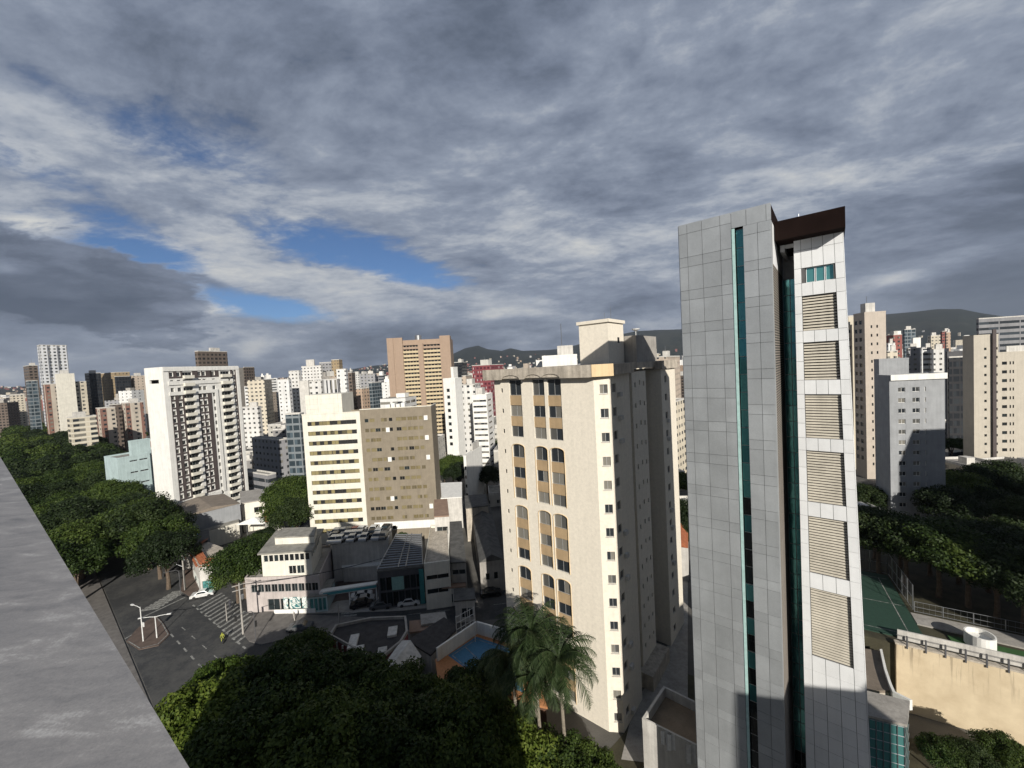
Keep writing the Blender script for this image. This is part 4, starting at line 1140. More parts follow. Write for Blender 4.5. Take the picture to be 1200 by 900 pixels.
bld('right_edge_block', 'beige block with wide dark windows and a dark groove, at the right border', 1168, 1170, 1230, 413, 134, 101, plaster('warm_beige', (.55, .48, .39)),
    A=None, B=dict(n=15, cols=[(.07, .17), (.22, .25), (.28, .31), (.52, .55), (.7, .8)], fh=2.95, mt=2.6, h=.36, panes=1, gm=M_dglass, fm=M_dframe), box=2)
bld('dark_column_block', 'shade-darkened glazed office block with pale columns left of the beige tower at right', 1111, 1112, 1142, 418, 160, 101, FD, box=0)
bld('column_screen', 'shaded concrete frame standing in front of the shade-darkened glazed block', 1108, 1110, 1140, 412, 175, 101, M_dgrey, box=0)
bld('banded_office', 'wide dark office block with black window bands under the hills at the right border', 1144, 1147, 1240, 373, 210, 101, FG2, box=0)
bld('side_cream_block', 'cream block with tiny dark windows in the gap beside the tiled tower', 780, 791, 803, 470, 150, 40, FC, box=0)
# hotel surroundings
bld('pale_blue_block', 'pale blue block with thin balcony slabs, left of the white frame tower', 122, 137, 176, 537, 134, 28, M_pale,
    B=dict(n=6, cols=[(.36, .6), (.66, .92)], mt=.8, fh=4.0, h=.12, panes=2, gm=M_dglass), box=0, d=None)
bld('pale_blue_upper_block', 'taller pale blue rear block topping the pale blue slab', 150, 153, 176, 517, 139, 28, M_pale, box=0)
bld('pale_blue_annex', 'low pale blue annex with dark window rows in front of the pale blue slab', 134, 138, 177, 578, 128, 28, M_pale,
    B=dict(n=4, cols=g4, mt=.8, fh=3.2, h=.45, panes=2, gm=M_dglass), box=0)
bld('front_cream_block', 'cream block with long balcony rows and an orange roof rim, by the avenue trees', 78, 83, 113, 489, 232, 30, FC2, box=1)
bld('striped_block', 'cream and brown striped block left of the pale blue slab', 112, 118, 135, 478, 262, 30, FB, box=0)
bld('striped_block', 'cream and brown striped block just left of the white frame tower', 142, 148, 168, 472, 272, 30, FB, box=1)
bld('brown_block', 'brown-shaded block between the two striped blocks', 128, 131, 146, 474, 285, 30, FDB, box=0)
bld('blank_cream_tower', 'tall cream tower with a blank windowless face, by the avenue trees', 64, 66, 87, 438, 300, 30, M_cream, box=1)
bld('balcony_cream_tower', 'cream tower with brown balcony columns left of the blank cream tower', 50, 52, 66, 450, 305, 30, FB, box=0)
bld('window_cream_tower', 'cream tower with window columns right of the blank cream tower', 85, 88, 101, 447, 310, 30, FC, box=0)
bld('white_peak_tower', 'tallest white tower at the left, dark window strips between white bands', 43, 46, 78, 404, 360, 30, facade('white_dark_strip_facade', (.62, .63, .64), bay=3, wf=.5, hf=.45, band=(.16, .17, .19), bandw=.3), box=0)
bld('white_blue_slab', 'white and blue striped slab at the far left', 30, 33, 44, 446, 330, 30, FT, box=0)
bld('maroon_slab', 'dark maroon slab behind the white and blue slab at far left', 27, 33, 44, 428, 400, 30, FDB, box=1)
bld('dark_slim_block', 'dark slim block right of the cream towers at left', 99, 104, 118, 437, 400, 30, FD, box=1)
bld('ochre_block', 'ochre block with a dark right flank on the left skyline', 116, 134, 152, 436, 420, 25, FY, box=0)
bld('dark_flank_block', 'dark block adjoining the ochre block on the left skyline', 134, 136, 153, 441, 415, 25, FD, box=0)
bld('beige_skyline_block', 'beige brown block just left of the white frame tower roof', 152, 156, 170, 440, 430, 30, FP, box=1)
bld('low_cream_block', 'small cream block at the left edge by the avenue', 11, 14, 29, 463, 480, 30, FC, box=0)
bld('small_cream_block', 'cream block behind the avenue trees at the left edge', 12, 15, 28, 462, 520, 30, FC2, box=0)
bld('dish_topped_block', 'dark block with white dishes on its roof behind the white frame tower', 228, 232, 266, 411, 290, 18, FDB, box=1)
bld('grey_skyline_slab', 'grey-beige slab right of the white frame tower', 273, 275, 286, 431, 390, 10, M_conc2, box=0)
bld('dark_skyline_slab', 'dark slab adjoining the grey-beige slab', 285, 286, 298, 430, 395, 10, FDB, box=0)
bld('shaded_office', 'shaded brown office with window rows between the frame tower and the cream block', 295, 327, 338, 515, 185, 30, FG, box=0)
bld('shaded_office', 'dark low office with a grey glass corner left of the green tree', 283, 314, 322, 556, 150, 30, FG2, box=0)
bld('white_terraced_block', 'white block with ribbon windows and a white roof house, right of the frame tower', 286, 300, 305, 452, 330, 0, FW2, box=1)
bld('white_arched_block', 'white block with an arched top in front of the ribbon window block', 284, 302, 305, 476, 250, 5, FW, box=1)
bld('small_grey_block', 'grey block with pale window rows left of the white triplet', 303, 315, 318, 456, 340, 5, FG, box=0)
bld('twin_white_slab', 'white slab, left one of the pale cluster behind the cream roof house', 325, 338, 340, 444, 300, 8, FW3, box=0)
bld('twin_white_slab', 'white slab with a dark window strip in the pale cluster', 338, 350, 353, 434, 320, 8, FW, box=0)
bld('boxed_white_tower', 'white tower carrying a white cube on the skyline', 353, 376, 378, 428, 380, 4, FW, box=6)
bld('olive_tower', 'olive beige tower with a dark top on the skyline', 388, 397, 401, 421, 390, 4, FY, box=0)
bld('dark_top_tower', 'grey tower with a dark flat top beside the olive beige one', 374, 388, 390, 424, 395, 4, FG, box=0)
bld('right_white_slab', 'bright white slab with small windows right of the cream roof house', 394, 405, 407, 432, 280, 2, FW3, box=0)
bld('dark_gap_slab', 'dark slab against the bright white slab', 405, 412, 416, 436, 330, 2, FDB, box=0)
bld('mid_white_block', 'white block with two window rows directly behind the cream roof house', 362, 376, 378, 446, 220, 2, FW, box=0)
bld('striped_white_block', 'white block with dark vertical stripes behind the cream roof house', 382, 395, 398, 444, 225, 2, facade('striped_facade', (.62, .62, .62), bay=2.6, wf=.5, hf=1.1), box=0)
bld('cream_white_block', 'pale block left of the cream roof house', 350, 361, 363, 446, 222, 2, M_dirtyw, box=0)
bld('glass_low_block', 'blue glass block left of the cream block', 334, 351, 356, 484, 165, 4, FT, box=0)
bld('pink_cream_block', 'pinkish cream block with an orange upper part between hotel and ribbed tower', 417, 424, 436, 455, 330, 20, FO, box=0)
bld('blue_column_block', 'dark block with a rounded blue column near the ribbed tower', 432, 436, 447, 448, 330, 20, FT, box=0)
bld('pale_far_block', 'pale block above the hotel roof left of the ribbed tower', 415, 420, 434, 438, 520, 20, FW, box=1)
# white group right of the ribbed tower
bld('white_slim_tower', 'white slim tower with one window column right of the ribbed tower', 519, 533, 541, 443, 175, 18, M_white,
    A=dict(n=9, cols=[(.25, .5)], fh=3.0, mt=4, h=.5, panes=1, gm=M_dglass), box=0)
bld('white_rear_slab', 'white slab rising behind the slim tower', 528, 531, 536, 430, 190, 18, M_white, box=0)
bld('white_balcony_tower', 'white tower with dark balcony recesses behind the slim tower', 541, 556, 563, 450, 200, 10, FW, box=1)
bld('white_ledge_tower', 'white tower with stepped ledges beside the tiled tower', 553, 570, 577, 462, 185, 12, M_white,
    A=dict(n=15, cols=[(.05, .95)], fh=2.7, mt=2, h=.35, panes=4, gm=M_glass), B=dict(n=15, cols=[(.2, .8)], fh=2.7, mt=2, h=.35, panes=1), box=3)
bld('white_low_block', 'low white block with a blank lit wall in front of the slim towers', 543, 546, 565, 534, 130, 14, M_white,
    A=dict(n=5, cols=[(.1, .9)], fh=3, mt=3, h=.4, panes=1, gm=M_dglass), box=1)
bld('crimson_tower', 'crimson gridded tower behind the scalloped roof edge', 553, 574, 590, 427, 300, 20, FCR, box=4)
bld('dark_far_block', 'dark block between ribbed tower and crimson tower', 532, 541, 547, 424, 360, 8, FD, box=1)
bld('pinkish_far_block', 'small pinkish block below the dark block beside the ribbed tower', 541, 546, 553, 440, 330, 8, FP, box=0)
bld('rooftop_white_block', 'white stepped block showing above the scalloped roof edge', 635, 676, 679.5, 415, 92, 8, M_white, box=2.2)
bld('rooftop_low_block', 'lower white block showing above the scalloped roof edge', 628, 655, 658, 421, 98, 8, M_white, box=0)
bld('far_cream_block', 'cream block between tiled tower and panelled tower on the skyline', 752, 766, 772, 414, 220, 30, FC, box=1)
bld('far_cream_block', 'pinkish block touching the panelled tower on the skyline', 768, 782, 800, 417, 190, 30, FP, box=1)
# right skyline group
for (L, C, R, y, Y, mt, lab) in [(1038, 1047, 1057, 392, 300, FR, 'brick red block on the right skyline'), (1049, 1051, 1054, 388, 330, M_white, 'small white block on the right skyline'),
        (1058, 1060, 1073, 386, 340, FT, 'white topped glass block on the right skyline'), (1068, 1070, 1079, 396, 270, M_white, 'slim white block on the right skyline'),
        (1062, 1064, 1080, 408, 240, FG, 'grey blue block below the slim white one at right'), (1078, 1080, 1092, 408, 230, FW2, 'white block with ribbon windows under the hills at right'),
        (1090, 1094, 1112, 409, 225, FW, 'white block with balcony grid under the hills at right'), (1087, 1091, 1102, 393, 380, FC, 'cream block under the hills at right'),
        (1102, 1104, 1113, 388, 420, FR, 'dark red block under the hills at right'), (1107, 1109, 1114, 389, 400, FO, 'orange block under the hills at right'),
        (1129, 1130, 1136, 393, 380, M_white, 'small white block left of the dark glazed block'), (1038, 1041, 1049, 402, 250, FW3, 'white block beside the pinkish-beige tower'), (1038, 1040, 1052, 411, 200, FC, 'cream low block beside the pinkish-beige tower')]:
    bld('skyline_block', lab, L, C, R, y, Y, 100, mt, box=1 if mt not in (M_white,) else 0, group='blocks on the right skyline')

# ------------------------------------------------------------------ low buildings near the junction
def low(name, label, pts, z, wall, roof, ops=None, cat='building', rise=0.0, ov=.25, z0=0.0, parapet=0.0, panes=2, gm=None, fm=None, group=None, rail=False):
    pw = [G(x, y, z) for x, y in pts]; o = pw[0]; P_ = [(p.x - o.x, p.y - o.y) for p in pw]
    A_ = sum(P_[i][0] * P_[(i + 1) % len(P_)][1] - P_[(i + 1) % len(P_)][0] * P_[i][1] for i in range(len(P_)))
    assert A_ > 0, name
    root = empty(name, (o.x, o.y, z0), 0, label, cat, group); h = z - z0; mb = MB(); items = []
    for i in range(len(P_)):
        p, q = P_[i], P_[(i + 1) % len(P_)]; Ln = math.hypot(q[0] - p[0], q[1] - p[1]); dr = ((q[0] - p[0]) / Ln, (q[1] - p[1]) / Ln); oo = []
        for sp in (ops or {}).get(i, []):
            a0, a1, n, b0, b1 = sp; wd = (a1 - a0) / n
            for j in range(n):
                x0 = (a0 + wd * j) * Ln + .06; x1 = (a0 + wd * (j + 1)) * Ln - .06
                if n == 1: pass
                oo.append((x0, x1, b0, b1)); inn = (-dr[1], dr[0])
                items.append((win_mesh(x1 - x0, b1 - b0, panes if x1 - x0 > 1 else 1, fm or M_alu, gm or M_glass, .06), (p[0] + dr[0] * x0 + inn[0] * .14, p[1] + dr[1] * x0 + inn[1] * .14, b0), math.atan2(dr[1], dr[0])))
        wall_open(mb, p, dr, Ln, 0, h, oo, .2)
    mb.build('wall', wall, root)
    put_windows(root, items)
    cx = sum(p[0] for p in P_) / len(P_); cy = sum(p[1] for p in P_) / len(P_)
    if parapet:
        q = MB()
        for i in range(len(P_)):
            a, b = P_[i], P_[(i + 1) % len(P_)]; t = .22
            ia = (a[0] + (cx - a[0]) * t / max(1, math.hypot(cx - a[0], cy - a[1])) * 1.5, a[1] + (cy - a[1]) * t / max(1, math.hypot(cx - a[0], cy - a[1])) * 1.5)
            ib = (b[0] + (cx - b[0]) * t / max(1, math.hypot(cx - b[0], cy - b[1])) * 1.5, b[1] + (cy - b[1]) * t / max(1, math.hypot(cx - b[0], cy - b[1])) * 1.5)
            oa = (a[0] * 2 - ia[0] if False else a[0] - (cx - a[0]) * .004, a[1] - (cy - a[1]) * .004); ob = (b[0] - (cx - b[0]) * .004, b[1] - (cy - b[1]) * .004)
            q.prism([oa, ob, ib, ia], h - .02, h + parapet)
        q.build('parapet', M_conc2 if wall is M_burg else wall, root)
        q = MB(); q.face([(p[0], p[1], h) for p in P_]); q.build('roof', roof, root)
    else:
        q = MB(); PP = [(p[0] + (p[0] - cx) / max(1, math.hypot(p[0] - cx, p[1] - cy)) * ov, p[1] + (p[1] - cy) / max(1, math.hypot(p[0] - cx, p[1] - cy)) * ov) for p in P_]
        if rise and len(P_) == 4:
            # gable: ridge along the longer direction
            a, b, c_, d_ = PP; L01 = math.dist(a, b); L12 = math.dist(b, c_)
            if L01 < L12: a, b, c_, d_ = b, c_, d_, a
            m1 = ((a[0] + d_[0]) / 2, (a[1] + d_[1]) / 2, h + .05 + rise); m2 = ((b[0] + c_[0]) / 2, (b[1] + c_[1]) / 2, h + .05 + rise); hh = h + .05
            q.face([(a[0], a[1], hh), (b[0], b[1], hh), m2, m1]); q.face([(c_[0], c_[1], hh), (d_[0], d_[1], hh), m1, m2])
            q.face([(b[0], b[1], hh), (c_[0], c_[1], hh), m2]); q.face([(d_[0], d_[1], hh), (a[0], a[1], hh), m1])
        else: q.prism(PP, h + .003, h + .28)
        q.build('roof', roof, root)
    for p in pw: FOOT.append((p.x, p.y, 3.5))
    FOOT.append((o.x + cx, o.y + cy, max(4, math.dist(P_[0], (cx, cy)))))
    root['_c'] = (cx, cy, 0)
    return root, P_, h
off_l = low('street_office', 'pinkish office at the junction with a dark window band and coloured shop front', [(287, 680), (374, 677), (391, 640), (311, 650)], 6.6, M_pink, M_conc2,
            ops={0: [(.07, .98, 10, 4.0, 5.6), (.28, .96, 4, .3, 2.6)]}, gm=M_dglass, parapet=.5)
q = MB(); P_ = off_l[1]; a, b = P_[0], P_[1]
def along(a, b, t, off=0.0):
    L_ = math.dist(a, b); n_ = ((b[1] - a[1]) / L_, -(b[0] - a[0]) / L_); return (a[0] + (b[0] - a[0]) * t + n_[0] * off, a[1] + (b[1] - a[1]) * t + n_[1] * off)
M_mural = None
def mural():
    m, t, b = bsdf('mural'); g = t.node('ShaderNodeNewGeometry'); v = t.node('ShaderNodeTexVoronoi'); v.inputs['Scale'].default_value = .9; t.link(g.outputs['Position'], v.inputs['Vector'])
    n = t.noise(g.outputs['Position'], .7, 3, .6, 2)
    t.link(t.ramp(n, [(.36, (.05, .17, .18)), (.42, (.65, .68, .62)), (.5, (.72, .74, .72)), (.56, (.12, .25, .25)), (.62, (.70, .55, .50)), (.68, (.6, .66, .62))], 'CONSTANT'), b.inputs['Base Color']); return m
for (t0, t1) in ((.50, .56), (.58, .73), (.75, .92)):
    p0, p1 = along(a, b, t0, .12), along(a, b, t1, .12); L_ = math.dist(p0, p1); q = MB()
    q.prism([p0, p1, along(a, b, t1, .05), along(a, b, t0, .05)], .35, 2.9); q.build('shop_panel', mural() if M_mural is None else M_mural, off_l[0])
q = MB(); q.prism([along(a, b, .40, .9), along(a, b, .95, .9), along(a, b, .95, .75), along(a, b, .40, .75)], 0, .9); q.build('low_fence', M_white, off_l[0])
up = low('office_upper_floors', 'cream upper floors with a grey sheet roof on top of the pinkish office', [(306, 649), (364, 645.5), (376, 622), (325, 624)], 11.6, M_cream, M_fibre,
         ops={0: [(.03, .97, 9, 3.2, 4.6), (.52, .85, 2, .5, 2.2)], 1: [(.05, .8, 6, 3.2, 4.6)]}, z0=6.6, gm=M_dglass, fm=M_white, ov=.7)
low('roof_room', 'small white roof room on the pinkish office', [(322, 631), (368, 629), (371, 619), (332, 620)], 13.2, M_cream, M_fibre, z0=11.9, ov=.05)
dk = low('parking_deck', 'white walled parking deck covered with cars below the cream and brown block', [(389, 640), (455, 633), (459, 619), (383, 624)], 8.2, M_dirtyw, M_conc2, parapet=.35)
low('ramp_building', 'white sloping ramp wall below the parking deck', [(402, 666), (446, 663), (452, 644), (398, 648)], 3.2, M_dirtyw, M_white)
shop = low('dark_glass_shop', 'dark glazed shop with a ribbed metal canopy roof', [(442, 671), (496, 665), (494, 628), (465, 628)], 7.4, M_dgrey, M_dfibre,
           ops={0: [(.04, .96, 7, .3, 3.2), (.04, .96, 7, 3.6, 6.2)], 1: [(.1, .9, 6, .4, 5.5)]}, gm=M_dglass, fm=M_black, ov=.1)
q = MB(); P_ = shop[1]
for i in range(15):
    t = (i + .5) / 15; q.tube([(*along(P_[0], P_[3], t), 7.95), (*along(P_[1], P_[2], t), 7.95)], .13, 4)
for t in (.0, .45, .62, 1): q.tube([(*along(P_[0], P_[1], t), 8.05), (*along(P_[3], P_[2], t), 8.05)], .13, 4)
q.build('roof_rib', M_metal, shop[0])
q = MB(); q.prism([along(P_[0], P_[1], .30, .18), along(P_[0], P_[1], .56, .18), along(P_[0], P_[1], .56, .1), along(P_[0], P_[1], .30, .1)], 3.6, 6.2); q.build('sign_board', flat('pale_green_sign', (.25, .42, .38)), shop[0])
q = MB(); q.prism([along(P_[0], P_[1], .90, .20), along(P_[0], P_[1], 1.0, .20), along(P_[0], P_[1], 1.0, .1), along(P_[0], P_[1], .90, .1)], .2, 7.2); q.build('teal_column', flat('teal_paint', (.05, .22, .22)), shop[0])
gate = empty('gate_beam', (0, 0, 0), 0, 'long teal and white beam over the entrance of the small parking lot', 'canopy')
a, b = G(374, 697, 3.4), G(441, 687, 3.4); q = MB(); q.prism([(a.x, a.y), (b.x, b.y), (b.x, b.y + 1.2), (a.x, a.y + 1.2)], 3.0, 3.9); q.build('beam', M_white, gate)
q = MB(); q.prism([(a.x + .8, a.y - .04), (b.x, b.y - .04), (b.x, b.y - .01), (a.x + .8, a.y - .01)], 3.15, 3.7); q.build('stripe', flat('teal_stripe', (.07, .27, .30)), gate)
q = MB()
for t in (0.02, .5, .98): p = a.lerp(b, t); q.box(p.x - .1, p.x + .1, p.y + .4, p.y + .6, 0, 3.0)
q.build('post', M_white, gate)
low('glass_annex', 'pale glazed annex between the pinkish office and the parking lot', [(361, 700), (383, 698), (392, 680), (374, 683)], 3.2, M_pale, M_fibre, ops={0: [(.05, .95, 4, .3, 2.8)]}, gm=M_teal)
low('slotted_building', 'beige low block with dark slots right of the dark glazed shop', [(497, 664), (527, 660), (524, 618), (505, 618)], 8.6, M_cream, M_conc, ops={0: [(.05, .95, 1, 5.8, 6.7), (.05, .95, 1, 3.0, 4.0)]}, gm=M_dglass, parapet=.6)
low('brown_roof_block', 'block with a rust coloured roof beside the brown hotel wall', [(509, 606), (526, 605), (524, 586), (509, 587)], 12, M_dirtyw, plaster('rusty_roof', (.28, .19, .14), streak=0), ops={0: [(.1, .9, 1, 7.8, 9.6)]}, gm=M_dglass)
low('white_shed', 'white sheet roofed shed below the trees right of the hotel', [(511, 585), (541, 583), (541, 566), (515, 567)], 9, M_dirtyw, M_white)
low('grey_shed_block', 'grey block with two dark slots left of the long dark roof', [(528, 660), (546, 659), (541, 612), (527, 613)], 8, M_conc2, M_dfibre, ops={0: [(.05, .95, 1, 5.6, 6.6), (.05, .95, 1, 3.0, 4.0)]}, gm=M_dglass)
low('long_dark_hall', 'long hall with a dark ridged roof beside the tiled tower', [(562, 659), (590, 655), (574, 592), (552, 592)], 6.5, M_conc2, M_dfibre, ops={0: [(.2, .4, 1, 2.5, 4), (.55, .75, 1, 2.5, 4)]}, rise=1.4, gm=M_dglass)
low('grey_roof_hall', 'hall with a dark flat roof behind the long dark hall', [(546, 596), (572, 593), (569, 580), (545, 582)], 9, M_conc, M_dfibre)
low('white_panel_house', 'small house with a white roof panel in the shaded yard right of the dark shop', [(525, 676), (537, 675), (536, 662), (525, 663)], 4.5, M_conc2, M_white)
low('rusty_awning_house', 'flat house with a rusty brown roof in the shaded yard right of the dark shop', [(516, 690), (545, 688), (544, 675), (514, 677)], 3.6, M_dirtyw, plaster('rusty_roof', (.28, .19, .14)), ops={0: [(.1, .5, 2, .6, 2.4)]}, gm=M_dglass)
low('small_yard_house', 'small pale house in front of the rusty brown roof', [(533, 705), (556, 703), (555, 691), (533, 692)], 4.0, M_dirtyw, M_dfibre, ops={0: [(.3, .9, 2, .8, 2.6)]}, gm=M_dglass)
# near row: burgundy hall, white gables, sports court
bh = low('burgundy_hall', 'low burgundy walled hall with a worn black roof and white skylights', [(442, 777), (470, 755), (478, 742), (476, 724.5), (434, 726), (393, 735), (386, 746)], 5.0, M_burg, M_blackroof, parapet=.45)
for (x, y, sx_, sy_) in ((414, 752, .9, 2.0), (421, 760, .9, .7), (460, 740, 1.0, 1.4), (448, 762, .9, .7)):
    p = G(x, y, 5.2); q = MB(); o = bh[0].location; q.obox((p.x - o.x, p.y - o.y), sx_ * .7, sy_ * .8, 4.98, 5.35, .2); q.build('skylight', M_dirtyw, bh[0])
q = MB(); 
for a, b in zip([4, 5, 6], [5, 6, 0]):
    pa, pb = bh[1][a], bh[1][b]
    for i in range(8): p = along(pa, pb, (i + .5) / 8, .12); q.box(p[0] - .12, p[0] + .12, p[1] - .12, p[1] + .12, 0, 4.9)
q.build('pilaster', M_dirtyw, bh[0])
low('white_gable_house', 'white gabled house between the burgundy hall and the sports court', [(444, 790), (466, 806), (492, 770), (470, 752)], 5.2, M_white, M_dirtyw, rise=1.2)
low('dark_roof_house', 'house with a black flat roof behind the white gabled house', [(480, 752), (505, 768), (535, 738), (520, 726)], 5.2, M_dirtyw, M_blackroof)
low('service_sheds', 'small shed with a reddish brown roof at the street behind the burgundy hall', [(481, 742), (501, 739), (500, 728), (481, 730)], 3.6, M_conc2, plaster('rusty_roof', (.28, .19, .14)))
low('service_sheds', 'small white flat roofed shed at the street behind the black roofed house', [(495, 733), (523, 729), (520, 719), (494, 722)], 4.0, M_dirtyw, M_conc2)
ct = low('sports_court_building', 'brown walled building with a blue and orange sports court on its roof', [(516, 800), (640, 830), (620, 760), (559, 742), (512, 775)], 5.0, plaster('brown_brick', (.13, .07, .045), var=.25, streak=.2), flat('court_orange', (.42, .19, .08), .8), z0=0)
o = ct[0].location
def L2(px, py, z): p = G(px, py, z); return (p.x - o.x, p.y - o.y)
cz = 5.0 + .30
q = MB(); q.face([(*L2(x, y, cz), cz) for x, y in ((547, 784), (614, 812), (608, 763), (558, 746), (525, 768))]); q.build('court_surface', flat('court_blue', (.05, .17, .30), .7), ct[0])
q = MB(); cpts = [L2(x, y, cz + .01) for x, y in ((547, 782), (603, 806), (606, 765), (558.5, 749), (530, 768))]
for a, b in zip(cpts, cpts[1:] + cpts[:1]):
    L_ = math.dist(a, b); n_ = ((b[1] - a[1]) / L_ * .05, -(b[0] - a[0]) / L_ * .05); q.face([(a[0] - n_[0], a[1] - n_[1], cz + .006), (b[0] - n_[0], b[1] - n_[1], cz + .006), (b[0] + n_[0], b[1] + n_[1], cz + .006), (a[0] + n_[0], a[1] + n_[1], cz + .006)][::-1])
a, b = L2(545, 758, cz), L2(584, 795, cz); L_ = math.dist(a, b); n_ = ((b[1] - a[1]) / L_ * .05, -(b[0] - a[0]) / L_ * .05)
q.face([(a[0] + n_[0], a[1] + n_[1], cz + .006), (b[0] + n_[0], b[1] + n_[1], cz + .006), (b[0] - n_[0], b[1] - n_[1], cz + .006), (a[0] - n_[0], a[1] - n_[1], cz + .006)])
q.build('court_line', M_paint, ct[0])
q = MB(); cw_ = [L2(x, y, 5.2) for x, y in ((512, 775), (559, 742), (620, 760))]
for a, b in zip(cw_[:-1], cw_[1:]): q.prism([a, b, along(a, b, 1, .25), along(a, b, 0, .25)], 4.6, 7.2)
q.build('court_wall', M_white, ct[0])
q = MB(); p = L2(557, 752, 5.3); q.tube([(p[0], p[1], 5.2), (p[0], p[1], 8.6)], .06, 5); q.build('pole', M_lamp, ct[0])
rt = empty('roof_railing_frame', (0, 0, 0), 0, 'white metal railing frame behind the sports court wall', 'railing')
q = MB(); a, b = G(535, 738, 5.6), G(556, 726, 5.6)
for zz in (5.6, 6.6, 7.6): q.tube([(a.x, a.y, zz), (b.x, b.y, zz)], .05, 4)
for i in range(5): p = a.lerp(b, i / 4); q.tube([(p.x, p.y, 5.2), (p.x, p.y, 7.8)], .05, 4)
q.build('railing', M_lamp, rt)
# left: hall, corner shop and small roofs
low('long_grey_hall', 'large hall with grey and cream walls and a brown roof below the white frame tower', [(213, 607), (281, 590), (262, 579), (199, 594)], 9.8, M_grey, plaster('brown_grey_roof', (.24, .20, .16), streak=0), rise=1.0)
q_ = low('cream_lower_wall_annex', 'cream walled annex along the lower part of the grey hall', [(232, 626), (280, 612), (279, 606), (231, 619)], 5.0, M_cream, M_fibre, ov=.0)
low('cream_side_house', 'cream house right of the grey hall', [(283, 590), (310, 586), (305, 574), (281, 577)], 9.0, M_cream, M_conc2, ops={0: [(.5, .9, 1, 5.5, 7.2)]}, gm=M_dglass)
cs = low('corner_shop', 'white corner shop with a red tile roof edge at the junction', [(233, 664), (251, 661), (264, 645), (238, 634), (224, 647)], 6.0, M_dirtyw, M_conc, ops={0: [(.1, .9, 1, .3, 2.6)], 4: [(.15, .85, 4, .4, 2.4)]}, gm=M_teal)
o = cs[0].location; q = MB()
for a, b in ((3, 4), (4, 0), (0, 1)):
    pa, pb = cs[1][a], cs[1][b]; i0, i1 = along(pa, pb, 0, .5), along(pa, pb, 1, .5); j0, j1 = along(pa, pb, .1, -1.6), along(pa, pb, .9, -1.6)
    q.face([(i0[0], i0[1], 6.0), (i1[0], i1[1], 6.0), (j1[0], j1[1], 6.9), (j0[0], j0[1], 6.9)])
q.build('tile_eave', M_terra, cs[0])
bt2 = empty('water_tank', tuple(G(224, 628, 7)), 0, 'round blue water tank on the roofs behind the corner shop', 'water tank')
q = MB(); q.lathe((0, 0, -1), [(1.3, 0), (1.45, 1.6), (1.2, 1.9), (.4, 2.1)], 16); q.build('tank', M_blue, bt2)
low('tank_house', 'grey flat house carrying the blue water tank', [(213, 641), (246, 636), (244, 622), (214, 627)], 6.0, M_conc2, M_dfibre)
low('red_roof_house', 'small house with a dark red tile roof left of the green tree', [(311, 612), (333, 605), (327, 595), (309, 601)], 6, M_dirtyw, M_terra, rise=1.5)
low('red_roof_house', 'small house with an orange tile roof beyond the alley gap', [(791, 640), (806, 642), (806, 622), (789, 620)], 7, M_dirtyw, M_terra, rise=1.5)
tent = empty('white_canopy', tuple(G(298, 612, 5)), 0, 'white peaked fabric canopy near the dark red tile roof', 'canopy')
q = MB(); cs4 = [(-4, -2, .2), (4, -2, .0), (4, 2.4, .2), (-4, 2.4, 0)]
for i in range(4): q.face([cs4[i], cs4[(i + 1) % 4], (0, 0, 1.6)])
q.build('fabric', M_white, tent)
q = MB()
for c_ in cs4: q.tube([(c_[0], c_[1], c_[2]), (c_[0], c_[1], -5)], .07, 4)
q.build('pole', M_metal, tent)

# ------------------------------------------------------------------ right side: terrace, podium, retaining wall, court
slab('alley', gpoly([(728, 890), (806, 900), (806, 640), (786, 640), (790, 742), (742, 830)]), .03, M_conc2)
te = low('walled_terrace', 'pale walled terrace at the foot of the grey panelled tower', [(753, 853), (850, 903), (850, 850), (778, 814)], 6.2, M_dirtyw, plaster('terrace_floor', (.26, .20, .14), streak=0, var=.25), parapet=1.1)
for i, t in enumerate((.30, .38, .62)):
    c_ = empty('hanging_cloth', (0, 0, 0), 0, 'white cloth hung over the terrace wall', 'cloth'); o = te[0].location
    p = along(te[1][0], te[1][1], t, .30); q = MB(); n = 6; wd = .35 + .1 * i
    for j in range(n):
        x0, x1 = p[0] - wd + 2 * wd * j / n, p[0] - wd + 2 * wd * (j + 1) / n; w0_, w1_ = .06 * math.sin(j * 1.7), .06 * math.sin((j + 1) * 1.7)
        q.face([(o.x + x0, o.y + p[1] + w0_, 5.9 - .3 * i), (o.x + x1, o.y + p[1] + w1_, 5.9 - .3 * i), (o.x + x1, o.y + p[1] + w1_, 7.35), (o.x + x0, o.y + p[1] + w0_, 7.35)])
    q.build('fabric', M_lamp, c_); c_['_c'] = (o.x + p[0], o.y + p[1], 7)
for (px, py) in ((1105, 886), (1140, 892), (1175, 884), (1200, 896)): p = G(px, py, 2.2); FOOT.append((p.x, p.y, 1))
slab('lower_yard', gpoly([(690, 905), (1220, 905), (1220, 880), (1010, 860), (806, 790), (740, 850)]), .02, M_soil)
